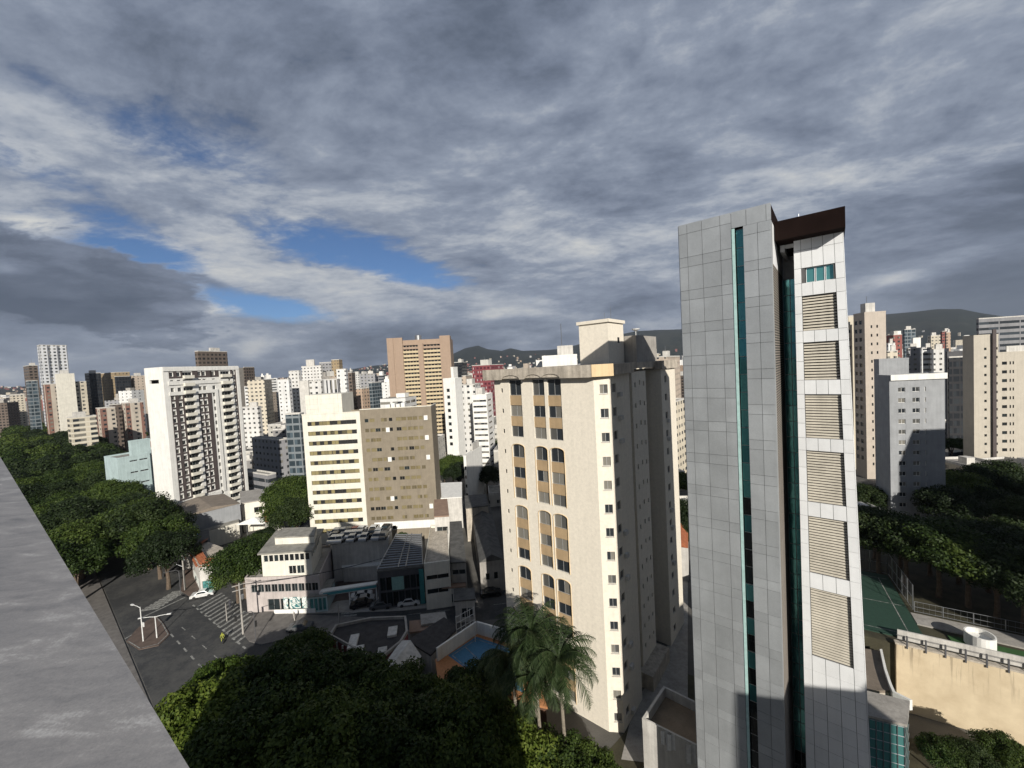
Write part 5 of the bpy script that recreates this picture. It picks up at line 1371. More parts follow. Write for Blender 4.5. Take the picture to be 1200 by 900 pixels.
# teal glass podium and ramp
gp = low('glass_podium', 'teal glass canopy podium at the right foot of the panelled tower', [(1010, 838), (1060, 850), (1064, 825), (1010, 812)], 8.2, M_teal, M_conc2)
q = MB(); P_ = gp[1]
for i in range(7):
    q.tube([(*along(P_[0], P_[1], i / 6, .04), 0), (*along(P_[0], P_[1], i / 6, .04), 8.2)], .05, 4)
for z_ in range(9): q.tube([(*along(P_[0], P_[1], 0, .04), z_), (*along(P_[0], P_[1], 1, .04), z_)], .04, 4); q.tube([(*along(P_[1], P_[2], 0, .04), z_), (*along(P_[1], P_[2], 1, .04), z_)], .04, 4)
q.build('glazing_bar', M_metal, gp[0])
low('ramp_house', 'brown concrete sloping roof with a white rim beside the retaining wall', [(1012, 812), (1043, 812), (1033, 765), (1010, 762)], 7.0, M_conc, plaster('brown_concrete', (.20, .165, .13), streak=0, var=.25), ov=.0)
rm = empty('stair_rim', (0, 0, 0), 0, 'white curved rim wall along the brown concrete ramp', 'wall')
pts = [G(x, y, 7.6) for x, y in ((1031, 762), (1036, 785), (1042, 803), (1046, 812), (1066, 822))]; q = MB()
for a, b in zip(pts[:-1], pts[1:]): q.prism([(a.x, a.y), (a.x + .3, a.y), (b.x + .3, b.y), (b.x, b.y)], 6.6, 7.75)
q.build('rim', M_white, rm)
WZ = 8.6
wa, wb_ = G(1050, 754, WZ), G(1204, 790, WZ)
rw = empty('retaining_wall', (wa.x, wa.y, 0), math.atan2(wb_.y - wa.y, wb_.x - wa.x), 'large stained cream retaining wall at the lower right', 'wall')
Lw = math.hypot(wb_.x - wa.x, wb_.y - wa.y) + 8
def wallstain():
    m, t, b = bsdf('stained_cream_wall'); g = t.node('ShaderNodeNewGeometry'); P = g.outputs['Position']
    mp = t.node('ShaderNodeMapping'); mp.inputs['Scale'].default_value = (2.2, 2.2, .12); t.link(P, mp.inputs[0]); n = t.noise(mp.outputs[0], 1.0, 4, .6); n2 = t.noise(P, .5, 5, .6); s = t.node('ShaderNodeSeparateXYZ'); t.link(P, s.inputs[0])
    st = t.m('MULTIPLY', t.mr(n, .53, .66, 0, 1), t.mr(s.outputs[2], 4.5, 8.4, 0, 1))
    base = t.ramp(n2, [(.3, (.52, .42, .28)), (.7, (.66, .55, .38))]); t.link(t.mix(t.m('MULTIPLY', st, .8), base, c4((.14, .11, .08))), b.inputs['Base Color']); b.inputs['Roughness'].default_value = .9; return m
q = MB(); q.box(0, Lw, 0, .5, 0, WZ - .02); q.box(-.02, .48, .5, 16, 0, WZ - .36); q.build('wall', wallstain(), rw)
q = MB(); q.box(-.1, Lw, -.12, .55, WZ - .02, WZ + .18); q.build('coping', M_conc, rw)
q = MB(); q.box(.5, Lw, 1.6, 1.8, WZ - .5, WZ + .95); q.build('inner_wall', M_dirtyw, rw)
for i in range(11): q = MB(); x = 1 + i * (Lw - 2) / 10; q.box(x - .07, x + .07, -.16, -.02, WZ - .3, WZ + 1.3); q.build('post', M_dgrey, rw)
q = MB(); 
for zz in (.7, 1.25): q.tube([(0, -.09, WZ + zz), (Lw, -.09, WZ + zz)], .03, 4)
q.build('handrail', M_dgrey, rw)
mb = MB(); o = rw.location; ca, sa = math.cos(rw.rotation_euler.z), math.sin(rw.rotation_euler.z)
def RWp(x, y): return (o.x + ca * x - sa * y, o.y + sa * x + ca * y)
slab('upper_ground', [RWp(-9, .5), RWp(Lw + 20, .5), RWp(Lw + 20, 30), RWp(-9, 30)], WZ - .25, M_soil)
slab('court_ground', [RWp(-7.5, 2), RWp(3.4, 2), RWp(3.4, 20), RWp(-7.5, 20)], WZ - .1, flat('shaded_court_green', (.018, .052, .034), .8), WZ - .3)  # green darkened so the colour itself carries the court's shade
slab('lawn', [RWp(6, 2), RWp(13, 2), RWp(13, 5), RWp(6, 5)], WZ - .1, flat('lawn_green', (.028, .085, .02), .9), WZ - .3)
slab('path', [RWp(3.5, 6.2), RWp(Lw + 5, 5.2), RWp(Lw + 5, 8.4), RWp(3.5, 9.0)], WZ - .08, M_conc2, WZ - .3)
def fence(label, pts, h, z, n):
    r = empty('mesh_fence', (0, 0, 0), 0, label, 'fence'); q = MB()
    for a, b in zip(pts[:-1], pts[1:]):
        for zz in (.1, h * .5, h): q.tube([(a[0], a[1], z + zz), (b[0], b[1], z + zz)], .03, 4)
        for i in range(int(math.dist(a, b) / .6)):
            t = (i + .5) / int(math.dist(a, b) / .6); x, y = a[0] + (b[0] - a[0]) * t, a[1] + (b[1] - a[1]) * t; q.tube([(x, y, z), (x, y, z + h)], .008, 3, cap=False)
    q.build('mesh', M_metal, r)
    for a, b in zip(pts[:-1], pts[1:]):
        for i in range(n): 
            t = i / (n - 1); q = MB(); q.tube([(a[0] + (b[0] - a[0]) * t, a[1] + (b[1] - a[1]) * t, z), (a[0] + (b[0] - a[0]) * t, a[1] + (b[1] - a[1]) * t, z + h)], .06, 5); q.build('post', M_metal, r)
    r['_c'] = (pts[0][0], pts[0][1], z); return r
fence('tall wire fence on the far side of the green court', [RWp(-7.5, 20.5), RWp(3.6, 20.5), RWp(4.0, 10)], 3.6, WZ - .1, 6)
fence('low wire fence between the path and the trees at lower right', [RWp(4, 9.4), RWp(Lw + 5, 8.8)], 1.5, WZ - .1, 8)
q = MB()
for y in (3, 10.5, 18.5): a, b = RWp(-7.2, y), RWp(3.0, y); dash_line(q, a, b, 99, 0, .05, WZ - .095)
for x in (-6, 2): a, b = RWp(x, 3), RWp(x, 18.5); dash_line(q, a, b, 99, 0, .05, WZ - .095)
tag(q.build('court_marking', M_paint), None, None, kind='structure')
tk = empty('round_tank', (*RWp(8.6, 4.2), WZ - .1), 0, 'round white open tank on the lawn above the retaining wall', 'tank')
q = MB(); n = 24; R0, R1 = 1.35, 1.2
q.lathe((0, 0, 0), [(R0, 0), (R0, 1.5), (R1, 1.5), (R1, .9), (.1, .88)], n); q.build('tank', M_white, tk)

# ------------------------------------------------------------------ vehicles
def car_meshes(paint):
    mb = MB(); prof = [(-2.15, .35), (-2.15, .78), (-1.95, .92), (-1.3, .98), (-.75, 1.42), (.55, 1.45), (1.15, 1.0), (1.95, .86), (2.15, .6), (2.15, .35)]
    n = len(prof)
    def X(z): return .86 if z < 1.0 else .86 - (z - 1.0) * .42
    for s_ in (-1, 1):
        pts = [(x, s_ * X(z), z) for x, z in prof]; mb.face(pts if s_ < 0 else pts[::-1])
    for i in range(n):
        a, b = prof[i], prof[(i + 1) % n]; mb.face([(a[0], -X(a[1]), a[1]), (a[0], X(a[1]), a[1]), (b[0], X(b[1]), b[1]), (b[0], -X(b[1]), b[1])])
    body = mb.mesh('body', [paint]); g = MB()
    for (a, b) in (((-1.27, 1.0), (-.78, 1.38)), ((.60, 1.41), (1.12, 1.02))):
        e = .03 if a[0] > 0 else -.03
        g.face([(a[0] + e, -X(a[1]) + .08, a[1] + .02), (a[0] + e, X(a[1]) - .08, a[1] + .02), (b[0] + e, X(b[1]) - .08, b[1] + .02), (b[0] + e, -X(b[1]) + .08, b[1] + .02)][::1 if a[0] < 0 else -1])
    for s_ in (-1, 1):
        p = [(-1.1, s_ * (X(1.02) + .012), 1.02), (.98, s_ * (X(1.02) + .012), 1.02), (.5, s_ * (X(1.38) + .012), 1.38), (-.7, s_ * (X(1.38) + .012), 1.38)]; g.face(p if s_ > 0 else p[::-1])
    return body, g.mesh('glass', [M_dglass])
M_tyre = flat('tyre', (.02, .02, .02), .8)
wm = MB(); 
for k_ in range(2): pass
ring = [(.33 * math.cos(2 * math.pi * i / 14), .33 * math.sin(2 * math.pi * i / 14)) for i in range(14)]
for i in range(14):
    a, b = ring[i], ring[(i + 1) % 14]; wm.face([(a[0], -.1, a[1]), (a[0], .1, a[1]), (b[0], .1, b[1]), (b[0], -.1, b[1])])
wm.face([(x, -.1, z) for x, z in ring]); wm.face([(x, .1, z) for x, z in ring[::-1]]); wmesh = wm.mesh('wheel', [M_tyre])
PAINTS = {k_: flat('car_paint_' + k_, c_, .25, .2, .6) for k_, c_ in dict(white=(.72, .72, .70), silver=(.42, .43, .44), black=(.02, .02, .022), grey=(.12, .125, .13), red=(.30, .03, .03)).items()}
CM = {k_: car_meshes(v) for k_, v in PAINTS.items()}
def car(x, y, z, rz, col, label, group):
    r = empty('parked_car', (x, y, z), rz, label, 'car', group); b, g = CM[col]; inst('body', b, r); inst('glass', g, r)
    for sx_ in (-1.35, 1.35):
        for sy_ in (-.8, .8): inst('wheel', wmesh, r, (sx_, sy_, .33))
    return r
p = G(238, 699); car(p.x, p.y, .02, math.atan2(sy, sx) + .25, 'white', 'white car waiting at the zebra crossing by the corner shop', 'cars around the junction')
i = 0; rr = random.Random(9); cols_ = ['white', 'silver', 'black', 'white', 'grey', 'silver', 'white', 'red', 'white', 'silver']
for row in range(3):
    for j in range(9):
        px, py = 392 + j * 7.2 + row * 1.5, 634.5 - row * 4.4 - j * .55
        p = G(px, py, 8.5); c_ = cols_[(row * 4 + j * 3) % 10]
        if rr.random() < .12: continue
        car(p.x, p.y, 8.5, math.pi / 2 + rr.uniform(-.06, .06), c_, '%s car parked on the white walled parking deck' % c_, 'cars on the parking deck')
for (px, py, c_, lb) in ((424, 701, 'white', 'white car nearest the teal beam in the brick red parking lot'), (427, 706, 'silver', 'silver car in the brick red parking lot'), (424, 711, 'black', 'black car at the street end of the brick red parking lot'),
                         (435, 671, 'white', 'white car behind the brick red parking lot'), (306, 706, 'grey', 'grey car in the shade beside the pinkish office')):
    p = G(px, py, .05); car(p.x, p.y, .14, math.atan2(sy, sx) + .15, c_, lb, 'cars around the junction')
p = G(352, 738); car(p.x, p.y, .02, math.atan2(sy, sx), 'grey', 'grey car on the shaded cross street before the pinkish office', 'cars around the junction')
for (px, py, c_) in ((1168, 588, 'white'), (1180, 592, 'silver'), (1192, 590, 'white')):
    p = G(px, py); car(p.x, p.y, .05, 0, c_, '%s car parked at the hillside house near the right border' % c_, 'cars at the right border')
# a motorcycle with rider on the road
def rider(px, py):
    p = G(px, py); r = empty('motorcycle', (p.x, p.y, .02), -.9, 'dark motorcycle crossing the shaded avenue', 'motorcycle')
    q = MB(); q.tube([(-.7, 0, .55), (0, 0, .6), (.45, 0, .8), (.75, 0, .35)], [.12, .17, .09, .05], 6); q.tube([(.45, -.35, 1.0), (.45, .35, 1.0)], .03, 5); q.build('body', M_black, r)
    for x in (-.68, .75): w_ = inst('wheel', wmesh, r, (x, 0, .31)); w_.scale = (.92, .5, .92)
    pr = bpy.data.objects.new('person', None); me = bpy.data.meshes.new('person'); vs = [(-.05, 0, .85), (.02, 0, 1.15), (.10, 0, 1.38), (.14, 0, 1.5), (.17, 0, 1.64), (.17, 0, 1.74), (.15, .2, 1.36), (.32, .28, 1.12), (.5, .3, 1.05), (.15, -.2, 1.36), (.32, -.28, 1.12), (.5, -.3, 1.05), (.32, .14, .78), (.2, .16, .38), (.34, .16, .3), (.32, -.14, .78), (.2, -.16, .38), (.34, -.16, .3)]
    ed = [(0, 1), (1, 2), (2, 3), (3, 4), (4, 5), (2, 6), (6, 7), (7, 8), (2, 9), (9, 10), (10, 11), (0, 12), (12, 13), (13, 14), (0, 15), (15, 16), (16, 17)]
    me.from_pydata(vs, ed, []); o = bpy.data.objects.new('person', me); COL.objects.link(o); sk = o.modifiers.new('skin', 'SKIN'); rads = [.15, .15, .17, .06, .12, .10, .07, .05, .045, .07, .05, .045, .09, .07, .05, .09, .07, .05]
    for i_, rd in enumerate(rads): me.skin_vertices[0].data[i_].radius = (rd, rd)
    me.skin_vertices[0].data[0].use_root = True; o.modifiers.new('sub', 'SUBSURF').levels = 1; o.data.materials.append(flat('yellow_jacket', (.30, .32, .05), .8))
    o.location = (p.x, p.y, .02); o.rotation_euler = (0, 0, -.9); tag(o, 'rider in a dull yellow jacket sitting on the motorcycle', 'person')
rider(201, 748 + 6) if False else rider(261, 752)

# ------------------------------------------------------------------ poles and lamps
M_pole = plaster('pole_concrete', (.36, .34, .31), var=.1)
def hgt(base, px, py):
    r = ray(px, py); return EYE.z + r.z / r.y * base.y
def utility_pole(bx_, by_, ty, label, arms=True, r0=.16):
    b = G(bx_, by_); h = max(3, hgt(b, bx_, ty)); r = empty('utility_pole', (b.x, b.y, 0), 0, label, 'pole', 'utility poles')
    q = MB(); q.tube([(0, 0, 0), (0, 0, h)], [r0, r0 * .7], 8); q.build('pole', M_pole, r)
    if arms:
        for zz in (h - .4, h - 1.3): q = MB(); q.obox((0, 0), 1.1, .06, zz, zz + .12, .6); q.build('crossarm', M_pole, r)
        q = MB(); q.lathe((.3, .2, h - 3.1), [(.2, 0), (.25, .1), (.25, .8), (.15, .9)], 10); q.build('transformer', M_metal, r)
    return r, h
up1, h1 = utility_pole(217, 692, 641, 'pale concrete pole with crossarms beside the corner shop')
q = MB(); q.tube([(0, 0, h1 * .55), (-1.5, -.5, h1 * .66), (-3.3, -1.1, h1 * .68)], .06, 6); q.build('lamp_arm', M_metal, up1); q = MB(); q.obox((-3.6, -1.2), .4, .15, h1 * .67, h1 * .70, .3); q.build('lamp_head', M_lamp, up1)
up2, h2 = utility_pole(285, 743, 683, 'tall pole on the corner pavement opposite the pinkish office')
utility_pole(266, 728, 707, 'thin dark pole at the striped crossing', False, .09)
utility_pole(398, 733, 708, 'rusty pole at the parking lot entrance', False, .12)
def street_lamp(bx_, by_, ty, label, rz, double=False, sign=False):
    b = G(bx_, by_); h = max(4, hgt(b, bx_, ty)); r = empty('street_lamp', (b.x, b.y, 0), rz, label, 'street lamp', 'street lamps')
    q = MB(); q.tube([(0, 0, 0), (0, 0, h * .92), (.0, 0, h)], [.1, .07, .05], 8); q.build('pole', M_lamp, r)
    for s_ in ((1, -1) if double else (1,)):
        q = MB(); q.tube([(0, 0, h * .97), (s_ * .8, 0, h), (s_ * 2.0, 0, h * 1.01)], .05, 6); am = q.build('arm', M_lamp, r)
        q = MB(); q.box(s_ * 1.9, s_ * 2.6, -.14, .14, h * 1.0, h * 1.0 + .12); q.build('lamp_head', M_lamp, am)
    if sign: q = MB(); q.box(-.35, .35, -.22, -.1, h * .42, h * .42 + .8); q.build('sign_box', M_lamp, r)
street_lamp(168, 752, 711, 'street lamp with a white box on the traffic island', 2.8, sign=True)
street_lamp(184, 748, 722, 'double-armed lamp post on the traffic island', .2, True)

# ------------------------------------------------------------------ trees
# street trees below the viewpoint
near = [(228, 842, 2, 1.05), (262, 800, 2, .82), (215, 885, 2, .75), (330, 800, 0, 1.05), (300, 870, 1, 1.05), (400, 805, 1, .95), (385, 870, 0, 1.1), (350, 765, 1, .72), (450, 820, 0, .95), (470, 875, 1, 1.0),
        (560, 800, 1, .72), (535, 855, 0, 1.0), (595, 890, 2, .8), (500, 830, 0, .72), (650, 900, 0, .7), (690, 912, 1, .6), (430, 900, 1, .9), (590, 860, 0, .66)]
for (px, py, v, s) in near:
    p = G(px, py, 8.5 * s); k_ = ['lush green street tree in the shade', 'dark green street tree in the shade', 'bright yellow-green street tree'][v]
    tree(p.x, p.y, NEAR[v], s, k_ + ' below the viewpoint', 'street trees below the viewpoint')
# avenue trees receding at left: rows on both sides and the middle
rr = random.Random(2)
for m_, rown in ((-5, 'nearest'), (6, 'second'), (17.5, 'third'), (27, 'farthest')):
    t = {-5: 128, 6: 128, 17.5: 118, 27: 235}[m_]
    while t < 640:
        x, y, _ = AV(t, m_ + rr.uniform(-1.5, 1.5)); big = MID if t < 260 else FARP
        s = rr.uniform(1.0, 1.35)
        tree(x, y, big[rr.randrange(len(big))], s, 'spreading avenue tree in the %s receding row at left' % rown, 'trees along the avenue at left', 'avenue_tree'); t += rr.uniform(7.2, 9) if t < 260 else rr.uniform(12, 16)
def mtree(px, py, v, s, label, group=None, P=MID, zt=None):
    h = P[v][2] * s; p = G(px, py, h + 1.0 if zt is None else zt + h); return tree(p.x, p.y, P[v], s, label, group, z=0 if zt is None else zt)
for (px, py, v, s) in ((284, 652, 1, .95), (276, 668, 0, .75), (300, 640, 0, .8), (312, 628, 2, .6)): mtree(px, py, v, s, 'green tree filling the side street left of the pinkish office', 'trees in the side street')
for (px, py, v, s) in ((342, 575, 0, 1.25), (338, 592, 1, 1.05), (345, 600, 2, 1.0)): mtree(px, py, v, s, 'sunlit green tree beside the cream block', 'trees beside the cream block')
for (px, py, v, s) in ((520, 548, 0, .9), (530, 543, 1, 1.0), (538, 552, 2, .9)): mtree(px, py, v, s, 'green tree right of the hotel', 'trees right of the hotel')
mtree(470, 626, 0, .3, 'small shrub tree by the parking deck'); mtree(570, 555, 2, .8, 'dark tree at the foot of the ledged white tower')
for (px, py, v, s) in ((792, 565, 0, .9), (795, 600, 2, .9), (788, 620, 2, .7)): mtree(px, py, v, s, 'tree in the gap between the two near towers', 'trees in the gap')
rt_ = [(1030, 672, 2, .85), (1062, 684, 2, .85), (1100, 700, 1, .9), (1135, 712, 0, .85), (1168, 725, 2, .8), (1200, 738, 2, .85), (1025, 655, 2, .7), (1055, 665, 1, .7), (1090, 675, 2, .7), (1124, 685, 2, .8), (1158, 694, 2, .8), (1195, 704, 2, .8)]
for (px, py, v, s) in rt_:
    p = G(px, py, WZ - .3); tree(p.x, p.y, MID[v], s, 'dark tree on the slope above the retaining wall', 'trees on the slope at right', z=WZ - .3)
for (px, py, v, s) in [(1120, 570, 0, 1.1), (1145, 565, 2, 1.1), (1175, 560, 2, 1.1), (1115, 590, 2, 1.0), (1150, 585, 2, .9), (1190, 572, 2, 1.0), (1055, 640, 1, .8), (1085, 648, 2, .8), (1012, 612, 2, .9), (1015, 580, 2, .8), (1120, 630, 2, 1.0), (1150, 628, 0, .9), (1182, 632, 2, 1.0), (1198, 600, 2, .9), (1030, 622, 2, .8), (1110, 655, 2, .9), (1170, 655, 2, .9)]:
    mtree(px, py, v, s, 'dark tree between the blocks at right', 'trees between the right blocks')
# palms
def palm_crown(seed, nf=22, Lf=4.6):
    r = random.Random(seed); mb = MB()
    for i in range(nf):
        az = 2 * math.pi * i / nf * 2.4 + r.uniform(-.2, .2); up_ = r.uniform(.15, 1.25) if i > 5 else r.uniform(1.0, 1.4); L_ = Lf * r.uniform(.85, 1.1); pts = []; a = up_; p = Vector((0, 0, 0)); N = 16
        for j in range(N + 1):
            pts.append(p.copy()); d_ = Vector((math.cos(az) * math.cos(a), math.sin(az) * math.cos(a), math.sin(a))); p = p + d_ * (L_ / N); a -= (2.1 + r.uniform(-.2, .4)) / N * (.5 + j / N)
        mb.tube(pts, [.05 - .002 * j for j in range(N + 1)], 3, 0, cap=False)
        side = Vector((-math.sin(az), math.cos(az), 0))
        for j in range(3, N * 4):
            q_ = j / 4; i0 = min(int(q_), N - 1); b = pts[i0].lerp(pts[i0 + 1], q_ - i0); tdir = (pts[i0 + 1] - pts[i0]).normalized(); ll = (.95 * math.sin(math.pi * min(1, q_ / N * .92 + .08)) + .15)
            for s_ in (-1, 1):
                e = b + (side * s_ * .75 + tdir * .45 + Vector((0, 0, -.55 + r.uniform(-.45, .45)))) * ll * r.uniform(.8, 1.2); wv_ = tdir * .036
                mb.face([b - wv_, b + wv_, e + wv_ * .3, e - wv_ * .3], 0)
    return mb.mesh('crown', [M_palm])
PC = [palm_crown(1, 38, 5.3), palm_crown(2, 34, 4.6)]
def palm(px, py, z, v, label):
    p = G(px, py, z); r = empty('palm_tree', (p.x, p.y, 0), 0, label, 'palm tree', 'palms by the tiled tower'); q = MB()
    q.tube([(.5, .2, 0), (.15, 0, z * .5), (0, 0, z * .93), (0, 0, z)], [.26, .19, .17, .1], 8); q.build('trunk', M_pbark, r); inst('crown', PC[v], r, (0, 0, z), random.uniform(0, 6)); TREES.append((p.x, p.y, 2)); return r
palm(622, 745, 15.5, 0, 'tallest palm tree before the tiled tower, nearest the sports court'); palm(655, 775, 15.0, 0, 'palm tree standing right against the tiled tower wall'); palm(628, 795, 13.0, 1, 'lower palm tree with drooping fronds below the other palms'); palm(600, 775, 12, 1, 'lower palm tree beside the sports court')

# ------------------------------------------------------------------ filling the city behind: single blocks out to about a kilometre
def clear(x, y, r):
    if any((x - a) ** 2 + (y - b) ** 2 < (r + c_) ** 2 for a, b, c_ in FOOT): return False
    if any((x - a) ** 2 + (y - b) ** 2 < (r + c_ * .8) ** 2 for a, b, c_ in TREES): return False
    t, m_ = inv_av((x, y))
    if -2 - r < m_ < 36 + r and t > -80: return False
    v = (x - SC[0], y - SC[1]); ts, ms = v[0] * sx + v[1] * sy, -v[0] * sy + v[1] * sx
    if abs(ms) < 5 + r and -30 < ts < 60: return False
    v = (x - EC[0], y - EC[1]); ms = v[0] * math.cos(math.radians(9)) + v[1] * math.sin(math.radians(9))
    if abs(ms) < 5 + r and y < EC[1] + 160 and y > EC[1] - 10: return False
    if x > 38 and y < 60 and x < 90: return False
    if y < 50: return False
    return True
def where(px):
    lm = [(60, 'the cream towers'), (150, 'the pale blue slab'), (225, 'the frame tower'), (390, 'the cream block'), (460, 'the brown block'), (492, 'the ribbed tower'),
          (550, 'the white slim towers'), (640, 'the tiled tower'), (860, 'the panelled tower'), (1020, 'the pinkish tower'), (1070, 'the grey block'), (1125, 'the dark block'), (1170, 'the border tower')]
    return min(lm, key=lambda q: abs(q[0] - px))[1]
rr = random.Random(21); count = 0
walls = [(FW, 'white'), (FW2, 'white'), (FW3, 'white'), (FC, 'cream'), (FC2, 'cream'), (FP, 'pinkish beige'), (FB, 'striped'), (FD, 'black glazed'), (FDB, 'brown'), (FG, 'grey'), (FG2, 'grey banded'), (FT, 'blue glass'), (FO, 'orange')]
wts = [6, 4, 6, 6, 4, 3, 2, 1, 2, 4, 2, 1, 1]
def block(x, y, w, d, h, rz, wm_, label, name, group, roof=M_fibre, kind=0):
    r = empty(name, (x, y, 0), rz, label, 'building', group); q = MB(); q.box(-w / 2, w / 2, -d / 2, d / 2, 0, h, 0, 1, bottom=False)
    q.build('wall', [wm_, roof], r)
    if kind == 0:
        q = MB(); bx0 = rr.uniform(-.3, 0) * w; by0 = rr.uniform(-.3, 0) * d; q.box(bx0, bx0 + w * .35, by0, by0 + d * .35, h, h + rr.uniform(2, 4.5)); 
        if rr.random() < .4: q.box(bx0 + w * .05, bx0 + w * .2, by0 + d * .05, by0 + d * .2, h + 2, h + 6)
        q.build('lift_house', rr.choice([M_dirtyw, M_white, M_conc2]), r)
    elif kind == 1:
        q = MB(); o_ = .4; a, b, c_, d_ = (-w / 2 - o_, -d / 2 - o_), (w / 2 + o_, -d / 2 - o_), (w / 2 + o_, d / 2 + o_), (-w / 2 - o_, d / 2 + o_); hh = h + .02; ri = min(w, d) * .2
        m1 = (-w / 2 * .55, 0, hh + ri); m2 = (w / 2 * .55, 0, hh + ri)
        q.face([(*a, hh), (*b, hh), m2, m1]); q.face([(*c_, hh), (*d_, hh), m1, m2]); q.face([(*b, hh), (*c_, hh), m2]); q.face([(*d_, hh), (*a, hh), m1]); q.build('roof', roof, r)
    else:
        q = MB()
        for s0_ in ((-w / 2, w / 2, -d / 2, -d / 2 + .25), (-w / 2, w / 2, d / 2 - .25, d / 2), (-w / 2, -w / 2 + .25, -d / 2 + .25, d / 2 - .25), (w / 2 - .25, w / 2, -d / 2 + .25, d / 2 - .25)): q.box(s0_[0] - .02, s0_[1] + .02, s0_[2] - .02, s0_[3] + .02, h - .1, h + .7)
        q.build('parapet', M_dirtyw, r)
        if rr.random() < .8: q = MB(); x0 = rr.uniform(-.3, .1) * w; y0 = rr.uniform(-.3, .1) * d; q.box(x0, x0 + 2.2, y0, y0 + 2.6, h, h + 2.2); q.build('roof_room', M_dirtyw, r)
    r['_c'] = (0, 0, h); FOOT.append((x, y, max(w, d) * .5)); return r
# low houses and small blocks 55-260 m away
tries = 0; nl = 0
while nl < 105 and tries < 9000:
    tries += 1; az = rr.uniform(-51, 52); dist = 55 + 220 * rr.random() ** .8; x, y = dist * math.tan(math.radians(az)), dist
    if abs(x) > 330: continue
    w, d = rr.uniform(8, 15), rr.uniform(8, 17)
    if not clear(x, y, max(w, d) * .52): continue
    h = rr.choice([3.5, 4, 6, 6.5, 7, 9]) if dist < 150 else rr.choice([6, 8, 10, 13, 18])
    px = proj((x, y, h))[0]; kind = rr.choice([1, 2, 2]) if h < 9 else 2
    wm_, cn = rr.choice([(FS, 'white'), (FS, 'white'), (FS2, 'cream'), (FS3, 'grey')]); rf = rr.choice([(M_fibre, 'grey'), (M_dfibre, 'dark'), (M_dfibre, 'dark'), (M_terra, 'red tile')]) if kind == 1 else rr.choice([(M_conc2, 'concrete'), (M_dfibre, 'dark'), (M_fibre, 'grey')])
    rz = -BE if dist < 75 else rr.choice([math.radians(-6), math.radians(-6), math.radians(5)])
    block(x, y, w, d, h, rz, wm_, 'low %s house with %s roof near %s' % (cn, rf[1], where(px)), 'low_house', 'low houses between the towers', rf[0], kind); nl += 1
# mid-rise and towers 260-1100 m away
tries = 0; nt = 0
while nt < 232 and tries < 20000:
    tries += 1; az = rr.uniform(-52.5, 52.5); dist = 200 + 950 * rr.random() ** 1.2; x, y = dist * math.tan(math.radians(az)), dist
    w, d = rr.uniform(9, 20), rr.uniform(10, 19)
    if not clear(x, y, max(w, d) * .55): continue
    hmax = 46 + (rr.uniform(-38, 2) if az < 45 else rr.uniform(-38, -10)) * dist / 465
    h = min(hmax, rr.uniform(20, 62)); h = max(h, rr.uniform(9, 16))
    wm_, cn = rr.choices(walls, wts)[0]; px = proj((x, y, h))[0]
    block(x, y, w, d, h, rr.choice([math.radians(-6), math.radians(-10), -BE, math.radians(12)]), wm_, 'distant %s block in the skyline near %s' % (cn, where(px)), 'distant_block', 'distant city blocks', M_fibre, 0); nt += 1
# the packed high-rise clusters on the skyline
for (pa_, pb_, n_, up_) in ((290, 450, 26, 6), (528, 600, 10, 2), (85, 172, 10, -2), (1040, 1110, 8, -8), (0, 60, 6, -8)):
    k_ = 0; tries = 0
    while k_ < n_ and tries < 400:
        tries += 1; px = rr.uniform(pa_, pb_); Y = rr.uniform(330, 820); r0 = ray(px, 440); x, y = r0.x / r0.y * Y, Y; w, d = rr.uniform(9, 17), rr.uniform(9, 16)
        if not clear(x, y, max(w, d) * .45): continue
        hz_ = 46 + rr.uniform(-14, up_) * Y / 465; wm_, cn = rr.choices(walls, wts)[0]
        block(x, y, w, d, max(hz_, 14), rr.choice([math.radians(-6), -BE, math.radians(12)]), wm_, 'distant %s block in the skyline near %s' % (cn, where(px)), 'distant_block', 'distant city blocks', M_fibre, 0); k_ += 1
# everything farther reads as one mass
def far_city():
    fm = [FW, FW3, FC, FP, FG, FO, FDB, FR]; mb = MB(); r = random.Random(77); n = 0
    prof_pts = [((az_), 0) for az_ in range(-55, 56)]
    while n < 8000:
        az = r.uniform(-55, 55); dist = 1000 + 3600 * r.random() ** 1.2; x, y = dist * math.tan(math.radians(az)), dist
        t, m_ = inv_av((x, y))
        if -6 < m_ < 42 and t < 900: continue
        w, d = r.uniform(10, 26), r.uniform(10, 26); up_ = 0
        if dist > 3100: up_ = 0
        top = 46 + r.uniform(-14, 4 if r.random() < .25 else -2) * dist / 465 if dist < 2400 else 46 + r.uniform(-7, -1) * dist / 465
        h = max(r.uniform(8, 30), min(top, r.uniform(15, 85)))
        mb.obox((x, y), w / 2, d / 2, 0, h, r.choice([0, .4, -.3, .8]), r.choices(range(8), [6, 6, 5, 3, 3, 2, 1, 1])[0]); n += 1
    # houses climbing the foot of the hills
    vs = np.array(hm.v); sel = vs[(vs[:, 2] > 8) & (vs[:, 2] < 190) & (np.hypot(vs[:, 0], vs[:, 1]) < 6100)]
    idx = np.random.default_rng(5).integers(0, len(sel), 2600)
    for i in idx:
        p = sel[i]; j = (p[0] + r.uniform(-55, 55), p[1] + r.uniform(-70, 70)); s_ = r.uniform(5, 11)
        if r.random() < p[2] / 230: continue
        mb.obox(j, s_, s_, p[2] - 22, p[2] + r.uniform(5, 13), r.uniform(0, 1.5), r.choice([0, 2, 3, 5, 7, 2, 7]))
    tag(mb.build('far_city', fm), 'hazy mass of distant city blocks and hillside houses below the hills', 'city', None, 'stuff')
far_city()
